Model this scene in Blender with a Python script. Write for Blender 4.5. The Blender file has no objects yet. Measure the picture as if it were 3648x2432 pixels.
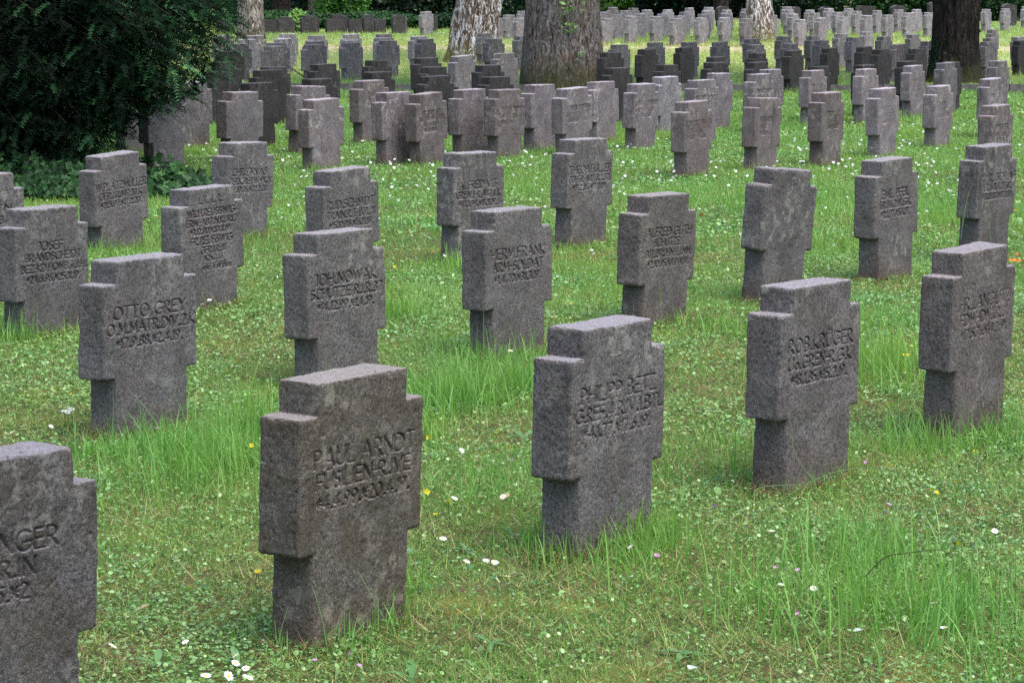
import bpy, math
import numpy as np
from mathutils import Matrix, Vector, Euler

# ---------------------------------------------------------------- camera, light, exposure
SC = bpy.context.scene
COL = SC.collection
F_PX, PITCH, CAM_H = 8960.0, math.radians(8.085), 1.7
cam_d = bpy.data.cameras.new("camera")
cam = bpy.data.objects.new("camera", cam_d)
COL.objects.link(cam)
cam_d.sensor_width = 36.0
cam_d.lens = 36.0 * F_PX / 3648.0
cam_d.clip_start, cam_d.clip_end = 0.1, 2000.0
cam.location = (0, 0, CAM_H)
cam.rotation_euler = (math.pi / 2 - PITCH, 0, 0)
SC.camera = cam

SUN_EL, SUN_AZ = math.radians(64), math.radians(138)     # azimuth clockwise from +Y: light comes from the right
world = bpy.data.worlds.new("World")
SC.world = world
world.use_nodes = True
wn = world.node_tree
bg = wn.nodes["Background"]
sky = wn.nodes.new("ShaderNodeTexSky")
sky.sky_type = 'NISHITA'
sky.sun_disc = False
sky.sun_elevation = SUN_EL
sky.sun_rotation = SUN_AZ
sky.air_density, sky.dust_density, sky.ozone_density = 1.0, 3.0, 1.0
wn.links.new(sky.outputs[0], bg.inputs[0])
bg.inputs[1].default_value = 0.13
sl = bpy.data.lights.new("sun", 'SUN')
sun = bpy.data.objects.new("sun", sl)
COL.objects.link(sun)
sl.energy, sl.angle, sl.color = 1.0, math.radians(45), (1.0, 0.96, 0.90)
_d = Vector((math.sin(SUN_AZ) * math.cos(SUN_EL), math.cos(SUN_AZ) * math.cos(SUN_EL), math.sin(SUN_EL)))
sun.rotation_euler = _d.to_track_quat('Z', 'Y').to_euler()
sun.location = (20, -5, 30)
SC.view_settings.view_transform = 'Standard'
SC.view_settings.look = 'None'
SC.view_settings.exposure = 1.45
SC.view_settings.gamma = 1.0
SC.view_settings.use_curve_mapping = False
SC.cycles.use_denoising = False
SC.cycles.max_bounces = 6
SC.cycles.diffuse_bounces = 3
SC.cycles.transparent_max_bounces = 4

RNG = np.random.default_rng(11)

# ---------------------------------------------------------------- helpers
def vnoise(P, seed=0):
    """3D value noise in -1..1 on an (n,3) array"""
    P = np.asarray(P, float)
    i = np.floor(P).astype(np.int64)
    f = P - i
    f = f * f * (3 - 2 * f)
    out = 0
    for dx in (0, 1):
        wx = f[:, 0] if dx else 1 - f[:, 0]
        for dy in (0, 1):
            wy = f[:, 1] if dy else 1 - f[:, 1]
            for dz in (0, 1):
                wz = f[:, 2] if dz else 1 - f[:, 2]
                h = ((i[:, 0] + dx) * 73856093) ^ ((i[:, 1] + dy) * 19349663) ^ ((i[:, 2] + dz) * 83492791) ^ (seed * 2654435761 + 12345)
                h = (h ^ (h >> 13)) * 1274126177
                h = (h ^ (h >> 16)) & 0xFFFFF
                out = out + wx * wy * wz * (h / 524287.5 - 1.0)
    return out


def fbm(P, seed=0, octv=3):
    a, s, o = 1.0, 0.0, 0
    for k in range(octv):
        o = o + a * vnoise(np.asarray(P) * 2 ** k, seed + k)
        s += a
        a *= 0.5
    return o / s


def ground_z(x, y):
    x = np.asarray(x, float)
    y = np.asarray(y, float)
    t = np.clip((y - 46) / 8, 0, None)
    rise = np.where(y < 54, 0.05 * t * t, 0.05 + (y - 54) * 0.0125)
    rise = np.where(y < 46, 0, rise)
    P = np.stack([x, y, 0 * x], -1).reshape(-1, 3)
    b = (0.014 * vnoise(P * 0.7, 3) + 0.006 * vnoise(P * 2.6, 4)).reshape(x.shape)
    return rise + b


def rise_only(y):
    if y < 46:
        return 0.0
    if y < 54:
        return 0.05 * ((y - 46) / 8) ** 2
    return 0.05 + (y - 54) * 0.0125


def unproject(px, py, h=0.0):
    """source pixel of the 3648x2432 frame -> world x, y on the ground raised by h"""
    ang = PITCH + math.atan((py - 1216) / F_PX)
    y = 20.0
    for _ in range(40):
        y = (CAM_H - h - rise_only(y)) / math.tan(ang) * 0.5 + y * 0.5
    dep = y * math.cos(PITCH) + (CAM_H - h - rise_only(y)) * math.sin(PITCH)
    return (px - 1824) / F_PX * dep, y


def new_mesh(name, V, quads=None, tris=None, mat=None, smooth=False, attrs=None):
    V = np.asarray(V, np.float32)
    me = bpy.data.meshes.new(name)
    me.vertices.add(len(V))
    me.vertices.foreach_set("co", V.ravel())
    parts, tot = [], []
    if quads is not None and len(quads):
        q = np.asarray(quads, np.int32)
        parts.append(q.ravel()); tot.append(np.full(len(q), 4, np.int32))
    if tris is not None and len(tris):
        t = np.asarray(tris, np.int32)
        parts.append(t.ravel()); tot.append(np.full(len(t), 3, np.int32))
    loops = np.concatenate(parts)
    tot = np.concatenate(tot)
    me.loops.add(len(loops))
    me.loops.foreach_set("vertex_index", loops)
    me.polygons.add(len(tot))
    me.polygons.foreach_set("loop_start", np.concatenate([[0], np.cumsum(tot)[:-1]]).astype(np.int32))
    me.update(calc_edges=True)
    me.polygons.foreach_set("use_smooth", np.full(len(tot), smooth))
    for k, a in (attrs or {}).items():
        at = me.attributes.new(k, 'FLOAT', 'POINT')
        at.data.foreach_set("value", np.asarray(a, np.float32))
    if mat is not None:
        me.materials.append(mat)
    return me


def add_obj(name, me, parent=None, label=None, cat=None, group=None, kind=None, loc=None, rot=None):
    o = bpy.data.objects.new(name, me)
    COL.objects.link(o)
    if parent is not None:
        o.parent = parent
    if loc is not None:
        o.location = loc
    if rot is not None:
        o.rotation_euler = rot
    tag(o, label, cat, group, kind)
    return o


def tag(o, label=None, cat=None, group=None, kind=None):
    if label: o["label"] = label
    if cat: o["category"] = cat
    if group: o["group"] = group
    if kind: o["kind"] = kind


class Soup:
    """collects vertex/face arrays"""
    def __init__(s):
        s.v, s.q, s.t, s.a, s.n = [], [], [], [], 0
    def add(s, V, quads=None, tris=None, a=0.5):
        V = np.asarray(V, float).reshape(-1, 3)
        if quads is not None: s.q.append(np.asarray(quads, np.int64).reshape(-1, 4) + s.n)
        if tris is not None: s.t.append(np.asarray(tris, np.int64).reshape(-1, 3) + s.n)
        s.v.append(V)
        s.a.append(np.broadcast_to(np.asarray(a, float), (len(V),)))
        s.n += len(V)
    def mesh(s, name, mat, smooth=False):
        return new_mesh(name, np.concatenate(s.v), np.concatenate(s.q) if s.q else None,
                        np.concatenate(s.t) if s.t else None, mat, smooth, {"tone": np.concatenate(s.a)})


# ---------------------------------------------------------------- materials
def nt_new(name):
    m = bpy.data.materials.new(name)
    m.use_nodes = True
    nt = m.node_tree
    nt.nodes.clear()
    out = nt.nodes.new("ShaderNodeOutputMaterial")
    return m, nt, out


def N(nt, typ, **kw):
    n = nt.nodes.new(typ)
    for k, v in kw.items():
        if k.startswith("i_"):
            key = k[2:]
            key = int(key) if key.isdigit() else key.replace("_", " ")
            n.inputs[key].default_value = v
        else:
            setattr(n, k, v)
    return n


def L(nt, a, b):
    nt.links.new(a, b)


def ramp(nt, src, stops, interp='LINEAR'):
    r = nt.nodes.new("ShaderNodeValToRGB")
    cr = r.color_ramp
    cr.interpolation = interp
    while len(cr.elements) < len(stops):
        cr.elements.new(0.5)
    for e, (p, c) in zip(cr.elements, stops):
        e.position = p
        e.color = (*c, 1) if len(c) == 3 else c
    L(nt, src, r.inputs[0])
    return r.outputs[0]


def mixc(nt, fac, a, b, mode='MIX'):
    n = nt.nodes.new("ShaderNodeMix")
    n.data_type = 'RGBA'
    n.blend_type = mode
    for s, v in ((n.inputs[0], fac), (n.inputs[6], a), (n.inputs[7], b)):
        if hasattr(v, "is_linked") or isinstance(v, bpy.types.NodeSocket):
            L(nt, v, s)
        elif isinstance(v, (int, float)):
            s.default_value = v
        else:
            s.default_value = (*v, 1)
    return n.outputs[2]


def math_n(nt, op, a, b=None, clamp=False):
    n = nt.nodes.new("ShaderNodeMath")
    n.operation = op
    n.use_clamp = clamp
    for s, v in ((n.inputs[0], a), (n.inputs[1], b)):
        if v is None: continue
        if isinstance(v, bpy.types.NodeSocket): L(nt, v, s)
        else: s.default_value = v
    return n.outputs[0]


def noise_n(nt, vec, scale, detail=3, rough=0.5, dist=0.0):
    n = N(nt, "ShaderNodeTexNoise")
    n.inputs["Scale"].default_value = scale
    n.inputs["Detail"].default_value = detail
    n.inputs["Roughness"].default_value = rough
    n.inputs["Distortion"].default_value = dist
    L(nt, vec, n.inputs["Vector"])
    return n.outputs[0]


def stone_material():
    m, nt, out = nt_new("weathered_basalt_stone")
    tc = N(nt, "ShaderNodeTexCoord")
    oi = N(nt, "ShaderNodeObjectInfo")
    # shift the pattern on every stone
    sh = N(nt, "ShaderNodeVectorMath", operation='SCALE')
    cmb = N(nt, "ShaderNodeCombineXYZ")
    L(nt, oi.outputs["Random"], cmb.inputs[0]); L(nt, oi.outputs["Random"], cmb.inputs[1]); L(nt, oi.outputs["Random"], cmb.inputs[2])
    L(nt, cmb.outputs[0], sh.inputs[0]); sh.inputs["Scale"].default_value = 37.0
    ad = N(nt, "ShaderNodeVectorMath", operation='ADD')
    L(nt, tc.outputs["Object"], ad.inputs[0]); L(nt, sh.outputs[0], ad.inputs[1])
    vec = ad.outputs[0]
    grain = noise_n(nt, vec, 260, 3, 0.75)
    grain2 = noise_n(nt, vec, 95, 3, 0.7)
    speck = N(nt, "ShaderNodeTexVoronoi"); speck.inputs["Scale"].default_value = 150; L(nt, vec, speck.inputs["Vector"])
    c = ramp(nt, grain, [(0.30, (0.030, 0.029, 0.029)), (0.45, (0.082, 0.079, 0.079)), (0.56, (0.122, 0.119, 0.120)), (0.70, (0.27, 0.265, 0.265))])
    dark = ramp(nt, grain2, [(0.36, (0.38, 0.36, 0.36)), (0.48, (1, 1, 1)), (0.64, (1.35, 1.35, 1.35))])
    c = mixc(nt, 0.75, c, dark, 'MULTIPLY')
    bright = ramp(nt, speck.outputs["Distance"], [(0.06, (1, 1, 1)), (0.17, (0, 0, 0))])
    sp_sel = ramp(nt, speck.outputs["Color"], [(0.74, (0, 0, 0)), (0.78, (1, 1, 1))])
    bfac = math_n(nt, 'MULTIPLY', bright, sp_sel)
    c = mixc(nt, math_n(nt, 'MULTIPLY', bfac, 0.7), c, (0.34, 0.33, 0.32))
    # broad weather blotches
    big = noise_n(nt, vec, 7.5, 4, 0.6, 0.4)
    c = mixc(nt, 1.0, c, ramp(nt, big, [(0.30, (0.72, 0.71, 0.71)), (0.52, (1, 1, 1)), (0.70, (1.25, 1.25, 1.25))]), 'MULTIPLY')
    # reddish brown algae film
    red = noise_n(nt, vec, 5.0, 3, 0.6, 0.2)
    c = mixc(nt, ramp(nt, red, [(0.50, (0, 0, 0)), (0.68, (0.6, 0.6, 0.6))]), c, mixc(nt, 1.0, c, (0.98, 0.86, 0.82), 'MULTIPLY'))
    # green-brown moss film, strongest on the stones that are given it (object colour alpha)
    mos = noise_n(nt, vec, 9.0, 5, 0.7, 0.3)
    mof = math_n(nt, 'MULTIPLY', ramp(nt, mos, [(0.40, (0, 0, 0)), (0.60, (1, 1, 1))]), oi.outputs["Alpha"])
    c = mixc(nt, math_n(nt, 'MULTIPLY', mof, 0.75), c, mixc(nt, 0.5, mixc(nt, 1.0, c, (0.75, 0.66, 0.50), 'MULTIPLY'), (0.050, 0.046, 0.030)))
    # run-off streaks
    st = N(nt, "ShaderNodeMapping"); st.inputs["Scale"].default_value = (11, 11, 1.9)
    L(nt, vec, st.inputs["Vector"])
    stn = noise_n(nt, st.outputs[0], 1.6, 4, 0.65, 0.3)
    sep = N(nt, "ShaderNodeSeparateXYZ"); L(nt, tc.outputs["Object"], sep.inputs[0])
    up = N(nt, "ShaderNodeMapRange"); up.inputs[1].default_value = 0.30; up.inputs[2].default_value = 0.64
    L(nt, sep.outputs[2], up.inputs[0])
    stf = math_n(nt, 'MULTIPLY', ramp(nt, stn, [(0.52, (0, 0, 0)), (0.68, (1, 1, 1))]), math_n(nt, 'MULTIPLY_ADD', up.outputs[0], 0.40))
    nt.nodes[-1].inputs[2].default_value = 0.08
    stf = math_n(nt, 'MULTIPLY', stf, math_n(nt, 'FRACT', math_n(nt, 'MULTIPLY', oi.outputs['Random'], 7.31)))
    c = mixc(nt, stf, c, (0.030, 0.028, 0.024))
    # pale lichen film
    li = noise_n(nt, vec, 20, 4, 0.65)
    li2 = noise_n(nt, vec, 3.2, 2, 0.5)
    lf = math_n(nt, 'MULTIPLY', ramp(nt, li, [(0.52, (0, 0, 0)), (0.60, (1, 1, 1))]), ramp(nt, li2, [(0.5, (0, 0, 0)), (0.60, (0.7, 0.7, 0.7))]))
    c = mixc(nt, lf, c, (0.21, 0.21, 0.19))
    # soil splash at the foot
    ft = N(nt, "ShaderNodeMapRange"); ft.inputs[1].default_value = 0.17; ft.inputs[2].default_value = 0.0
    L(nt, math_n(nt, 'ADD', sep.outputs[2], math_n(nt, 'MULTIPLY', noise_n(nt, vec, 9, 3, 0.6), 0.12)), ft.inputs[0])
    c = mixc(nt, math_n(nt, 'MULTIPLY', ft.outputs[0], 0.75), c, mixc(nt, 1.0, c, (1.05, 0.80, 0.64), 'MULTIPLY'))
    # paler upward faces: sky light on the tops painted into the colour
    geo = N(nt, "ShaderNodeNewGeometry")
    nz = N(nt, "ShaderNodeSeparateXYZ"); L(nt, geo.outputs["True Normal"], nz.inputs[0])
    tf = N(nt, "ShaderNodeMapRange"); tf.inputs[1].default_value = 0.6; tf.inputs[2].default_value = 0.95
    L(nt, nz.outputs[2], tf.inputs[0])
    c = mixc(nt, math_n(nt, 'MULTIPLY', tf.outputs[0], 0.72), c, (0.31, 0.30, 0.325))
    deb = noise_n(nt, vec, 60, 3, 0.7)
    c = mixc(nt, math_n(nt, 'MULTIPLY', tf.outputs[0], ramp(nt, deb, [(0.60, (0, 0, 0)), (0.66, (0.7, 0.7, 0.7))])), c, (0.10, 0.055, 0.035))
    # groove shade painted into the colour of the carved letters
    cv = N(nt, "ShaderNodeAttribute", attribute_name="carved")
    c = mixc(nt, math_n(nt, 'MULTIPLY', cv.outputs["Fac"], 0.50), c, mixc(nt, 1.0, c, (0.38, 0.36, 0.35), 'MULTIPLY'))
    # per stone tone
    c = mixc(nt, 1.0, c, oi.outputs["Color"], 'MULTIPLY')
    c = mixc(nt, 1.0, c, (1.05, 1.06, 1.04), 'MULTIPLY')
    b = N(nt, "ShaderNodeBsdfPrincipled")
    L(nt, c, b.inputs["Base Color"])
    b.inputs["Roughness"].default_value = 0.9
    b.inputs["Specular IOR Level"].default_value = 0.25
    bp = N(nt, "ShaderNodeBump"); bp.inputs["Strength"].default_value = 1.0; bp.inputs["Distance"].default_value = 0.006
    hgt = math_n(nt, 'ADD', grain, math_n(nt, 'MULTIPLY', grain2, 0.9))
    L(nt, hgt, bp.inputs["Height"]); L(nt, bp.outputs[0], b.inputs["Normal"])
    L(nt, b.outputs[0], out.inputs[0])
    return m


def leaf_material(name, cols, trans=0.3, rough=0.5, spec=0.3, world_scale=0.6, world_amt=0.35, alt=None, extra=None):
    """cols: ramp over the per-leaf tone attribute; alt: colour drifting in over broad patches"""
    m, nt, out = nt_new(name)
    at = N(nt, "ShaderNodeAttribute", attribute_name="tone")
    c = ramp(nt, at.outputs["Fac"], cols)
    geo = N(nt, "ShaderNodeNewGeometry")
    if alt:
        nz = noise_n(nt, geo.outputs["Position"], world_scale, 4, 0.6)
        f = ramp(nt, nz, [(0.42, (0, 0, 0)), (0.62, (world_amt,) * 3)])
        c = mixc(nt, f, c, alt)
    if extra:
        c = extra(nt, c, geo)
    d = N(nt, "ShaderNodeBsdfPrincipled")
    d.inputs["Roughness"].default_value = rough
    d.inputs["Specular IOR Level"].default_value = spec
    L(nt, c, d.inputs["Base Color"])
    t = N(nt, "ShaderNodeBsdfTranslucent")
    tc = mixc(nt, 1.0, c, (1.15, 1.25, 0.55), 'MULTIPLY')
    L(nt, tc, t.inputs["Color"])
    mx = N(nt, "ShaderNodeMixShader"); mx.inputs[0].default_value = trans
    L(nt, d.outputs[0], mx.inputs[1]); L(nt, t.outputs[0], mx.inputs[2])
    L(nt, mx.outputs[0], out.inputs[0])
    return m


def dry_lawn(nt, c, geo):
    """straw coloured lawn between the two blocks of graves"""
    sep = N(nt, "ShaderNodeSeparateXYZ"); L(nt, geo.outputs["Position"], sep.inputs[0])
    n1 = noise_n(nt, geo.outputs["Position"], 0.35, 3, 0.6)
    yv = math_n(nt, 'ADD', sep.outputs[1], math_n(nt, 'MULTIPLY', n1, 9.0))
    f = ramp(nt, math_n(nt, 'DIVIDE', yv, 100.0), [(0.44, (0, 0, 0)), (0.54, (0.55, 0.55, 0.55)), (0.66, (0.62, 0.62, 0.62)), (0.76, (0.28, 0.28, 0.28))])
    return mixc(nt, f, c, (0.56, 0.58, 0.27))


def ground_material():
    m, nt, out = nt_new("turf_soil")
    geo = N(nt, "ShaderNodeNewGeometry")
    p = geo.outputs["Position"]
    fine = noise_n(nt, p, 55, 4, 0.75)
    c = ramp(nt, fine, [(0.3, (0.02, 0.025, 0.01)), (0.5, (0.07, 0.10, 0.03)), (0.62, (0.15, 0.19, 0.06)), (0.78, (0.30, 0.32, 0.14))])
    mid = noise_n(nt, p, 4.5, 4, 0.65)
    c = mixc(nt, ramp(nt, mid, [(0.52, (0, 0, 0)), (0.66, (0.7, 0.7, 0.7))]), c, (0.17, 0.115, 0.065))
    moss = noise_n(nt, p, 2.3, 3, 0.6)
    c = mixc(nt, ramp(nt, moss, [(0.55, (0, 0, 0)), (0.68, (0.6, 0.6, 0.6))]), c, (0.24, 0.22, 0.045))
    c = dry_lawn(nt, c, geo)
    # worn sandy track beyond the pale lawn
    sep = N(nt, "ShaderNodeSeparateXYZ"); L(nt, p, sep.inputs[0])
    yy = math_n(nt, 'ADD', sep.outputs[1], math_n(nt, 'MULTIPLY', noise_n(nt, p, 0.8, 3, 0.6), 2.2))
    tr = ramp(nt, math_n(nt, 'DIVIDE', yy, 100.0), [(0.596, (0, 0, 0)), (0.608, (0.9, 0.9, 0.9)), (0.640, (0.9, 0.9, 0.9)), (0.655, (0, 0, 0))])
    c = mixc(nt, tr, c, (0.50, 0.38, 0.28))
    b = N(nt, "ShaderNodeBsdfPrincipled"); L(nt, c, b.inputs["Base Color"]); b.inputs["Roughness"].default_value = 0.95
    b.inputs["Specular IOR Level"].default_value = 0.1
    bp = N(nt, "ShaderNodeBump"); bp.inputs["Distance"].default_value = 0.02; bp.inputs["Strength"].default_value = 0.8
    L(nt, fine, bp.inputs["Height"]); L(nt, bp.outputs[0], b.inputs["Normal"])
    L(nt, b.outputs[0], out.inputs[0])
    return m


def plain_material(name, col, rough=0.6, spec=0.3, trans=0.0, var=0.0, vscale=30):
    m, nt, out = nt_new(name)
    b = N(nt, "ShaderNodeBsdfPrincipled")
    b.inputs["Roughness"].default_value = rough
    b.inputs["Specular IOR Level"].default_value = spec
    tc = N(nt, "ShaderNodeTexCoord")
    nz = noise_n(nt, tc.outputs["Object"], vscale, 3, 0.6)
    c = mixc(nt, ramp(nt, nz, [(0.35, (0, 0, 0)), (0.65, (1, 1, 1))]), tuple(x * (1 - var) for x in col), col)
    L(nt, c, b.inputs["Base Color"])
    L(nt, b.outputs[0], out.inputs[0])
    return m


def bark_material(name, kind):
    m, nt, out = nt_new(name)
    tc = N(nt, "ShaderNodeTexCoord")
    p = tc.outputs["Object"]
    mp = N(nt, "ShaderNodeMapping"); L(nt, p, mp.inputs["Vector"])
    sep = N(nt, "ShaderNodeSeparateXYZ"); L(nt, p, sep.inputs[0])
    moss_n = noise_n(nt, p, 5.5, 5, 0.7)
    if kind == 'broad':
        mp.inputs["Scale"].default_value = (1, 1, 0.28)
        ridge = noise_n(nt, mp.outputs[0], 26, 5, 0.72, 0.6)
        c = ramp(nt, ridge, [(0.36, (0.014, 0.011, 0.009)), (0.46, (0.075, 0.062, 0.053)), (0.55, (0.14, 0.122, 0.110)), (0.68, (0.28, 0.26, 0.24))])
        red = noise_n(nt, p, 3.0, 4, 0.6)
        c = mixc(nt, ramp(nt, red, [(0.45, (0, 0, 0)), (0.65, (0.6, 0.6, 0.6))]), c, mixc(nt, 1.0, c, (1.12, 0.80, 0.68), 'MULTIPLY'))
        lich = noise_n(nt, p, 17, 4, 0.7)
        c = mixc(nt, ramp(nt, lich, [(0.55, (0, 0, 0)), (0.67, (0.75, 0.75, 0.75))]), c, (0.28, 0.265, 0.255))
        hgt, lim, mcol, dist = ridge, 0.36, (0.045, 0.045, 0.016), 0.03
    elif kind == 'birch':
        mp.inputs["Scale"].default_value = (1, 1, 0.30)
        ridge = noise_n(nt, mp.outputs[0], 13.0, 5, 0.66, 1.3)
        c = ramp(nt, ridge, [(0.36, (0.05, 0.035, 0.026)), (0.46, (0.16, 0.11, 0.085)), (0.515, (0.24, 0.20, 0.17)), (0.54, (0.62, 0.60, 0.61)), (0.66, (0.88, 0.86, 0.87))])
        fine = noise_n(nt, mp.outputs[0], 60, 4, 0.7)
        c = mixc(nt, 0.45, c, ramp(nt, fine, [(0.35, (0.45, 0.42, 0.40)), (0.6, (1, 1, 1))]), 'MULTIPLY')
        hgt, lim, mcol, dist = ridge, 0.28, (0.13, 0.115, 0.03), 0.05
    else:   # furrowed pale birch bark of the far left tree
        mp.inputs["Scale"].default_value = (1, 1, 0.35)
        ridge = noise_n(nt, mp.outputs[0], 15, 5, 0.65, 1.0)
        if kind == 'dark':
            c = ramp(nt, ridge, [(0.35, (0.004, 0.003, 0.003)), (0.52, (0.022, 0.017, 0.015)), (0.68, (0.055, 0.043, 0.036))])
            dist = 0.06
        else:
            c = ramp(nt, ridge, [(0.38, (0.03, 0.024, 0.02)), (0.50, (0.20, 0.17, 0.15)), (0.60, (0.38, 0.34, 0.32)), (0.72, (0.50, 0.47, 0.45))])
            dist = 0.04
        hgt, lim, mcol = ridge, 0.22, (0.05, 0.055, 0.02)
    # moss creeping up from the foot
    mf = N(nt, "ShaderNodeMapRange"); mf.inputs[1].default_value = lim + 0.22; mf.inputs[2].default_value = lim - 0.22
    L(nt, math_n(nt, 'ADD', sep.outputs[2], math_n(nt, 'MULTIPLY_ADD', moss_n, 1.0)), mf.inputs[0])
    nt.nodes[-2].inputs[2].default_value = -0.5
    fine_m = noise_n(nt, p, 60, 3, 0.7)
    mc = mixc(nt, ramp(nt, fine_m, [(0.35, (0, 0, 0)), (0.65, (1, 1, 1))]), tuple(x * 0.5 for x in mcol), tuple(x * 1.6 for x in mcol))
    c = mixc(nt, math_n(nt, 'MULTIPLY', mf.outputs[0], 0.85), c, mc)
    if kind == 'birch':
        sx = N(nt, "ShaderNodeMapRange"); sx.inputs[1].default_value = -0.16; sx.inputs[2].default_value = -0.42
        L(nt, math_n(nt, 'ADD', sep.outputs[0], math_n(nt, 'MULTIPLY', moss_n, 0.18)), sx.inputs[0])
        c = mixc(nt, math_n(nt, 'MULTIPLY', sx.outputs[0], 0.8), c, mc)
    b = N(nt, "ShaderNodeBsdfPrincipled"); L(nt, c, b.inputs["Base Color"]); b.inputs["Roughness"].default_value = 0.9
    b.inputs["Specular IOR Level"].default_value = 0.15
    bp = N(nt, "ShaderNodeBump"); bp.inputs["Distance"].default_value = dist; bp.inputs["Strength"].default_value = 1.0
    L(nt, hgt, bp.inputs["Height"]); L(nt, bp.outputs[0], b.inputs["Normal"])
    L(nt, b.outputs[0], out.inputs[0])
    return m


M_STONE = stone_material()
M_GROUND = ground_material()
M_GRASS = leaf_material("grass_blade", [(0.0, (0.075, 0.200, 0.045)), (0.45, (0.165, 0.375, 0.085)), (0.8, (0.29, 0.52, 0.15)), (0.93, (0.42, 0.56, 0.24)), (0.95, (0.45, 0.40, 0.21)), (1.0, (0.52, 0.46, 0.28))],
                        0.40, 0.50, 0.30, 0.5, 0.45, (0.27, 0.39, 0.07), dry_lawn)
M_CLOVER = leaf_material("clover_leaf", [(0.0, (0.045, 0.125, 0.042)), (0.45, (0.140, 0.325, 0.090)), (0.80, (0.29, 0.52, 0.18)), (1.0, (0.60, 0.74, 0.46))],  # pale end of the ramp paints glints of light on the leaves
                         0.28, 0.33, 0.6, 0.8, 0.4, (0.30, 0.38, 0.09), dry_lawn)
M_MOSS = leaf_material("moss_and_thatch", [(0.0, (0.09, 0.055, 0.03)), (0.3, (0.22, 0.14, 0.075)), (0.5, (0.20, 0.26, 0.06)), (0.8, (0.28, 0.35, 0.10)), (1.0, (0.52, 0.44, 0.25))], 0.15, 0.8, 0.1)
M_BROAD = leaf_material("broad_weed_leaf", [(0.0, (0.06, 0.16, 0.045)), (0.6, (0.12, 0.27, 0.08)), (1.0, (0.24, 0.38, 0.18))], 0.28, 0.38, 0.5)
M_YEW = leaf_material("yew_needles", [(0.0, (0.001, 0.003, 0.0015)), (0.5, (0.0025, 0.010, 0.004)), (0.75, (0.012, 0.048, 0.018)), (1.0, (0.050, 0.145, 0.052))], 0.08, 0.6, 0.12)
M_IVY = leaf_material("ivy_leaf", [(0.0, (0.006, 0.022, 0.007)), (0.5, (0.018, 0.060, 0.016)), (0.85, (0.042, 0.12, 0.032)), (1.0, (0.10, 0.20, 0.06))], 0.15, 0.5, 0.22)
M_HEDGE = leaf_material("hedge_leaf", [(0.0, (0.008, 0.024, 0.010)), (0.5, (0.022, 0.062, 0.022)), (0.85, (0.045, 0.115, 0.035)), (1.0, (0.13, 0.22, 0.09))], 0.2, 0.4, 0.4, 0.5, 0.5, (0.012, 0.04, 0.018))
M_BRIGHT = leaf_material("bright_shrub_leaf", [(0.0, (0.03, 0.10, 0.02)), (0.5, (0.08, 0.22, 0.035)), (0.85, (0.16, 0.34, 0.06)), (1.0, (0.42, 0.52, 0.24))], 0.3, 0.4, 0.4)
M_CROWN = leaf_material("tree_leaf", [(0.0, (0.03, 0.08, 0.02)), (1.0, (0.07, 0.16, 0.035))], 0.25)
M_TWIG = plain_material("twig_bark", (0.045, 0.033, 0.024), 0.9, 0.1, var=0.5)
M_KERB = plain_material("worn_kerb_stone", (0.15, 0.14, 0.13), 0.95, 0.1, var=0.45, vscale=9)
M_PETAL = plain_material("white_petal", (0.80, 0.80, 0.82), 0.6, 0.2, var=0.08)
M_YELLOW = plain_material("yellow_petal", (0.66, 0.56, 0.03), 0.5, 0.2, var=0.2)
M_ORANGE = plain_material("orange_petal", (0.78, 0.14, 0.015), 0.5, 0.2, var=0.3)
M_PINK = plain_material("pink_petal", (0.60, 0.30, 0.55), 0.5, 0.2, var=0.2)
M_STEM = plain_material("green_stem", (0.10, 0.19, 0.06), 0.5, 0.3, var=0.3)
M_DEAD = plain_material("dry_leaf", (0.42, 0.30, 0.17), 0.7, 0.2, var=0.4)
M_PALELEAF = plain_material("pale_leaf_underside", (0.46, 0.52, 0.44), 0.6, 0.2, var=0.2)

# ---------------------------------------------------------------- stroke lettering
def _arc(cx, cy, rx, ry, a0, a1, n=9):
    t = np.radians(np.linspace(a0, a1, n))
    return [(cx + rx * math.cos(a), cy + ry * math.sin(a)) for a in t]

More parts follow.
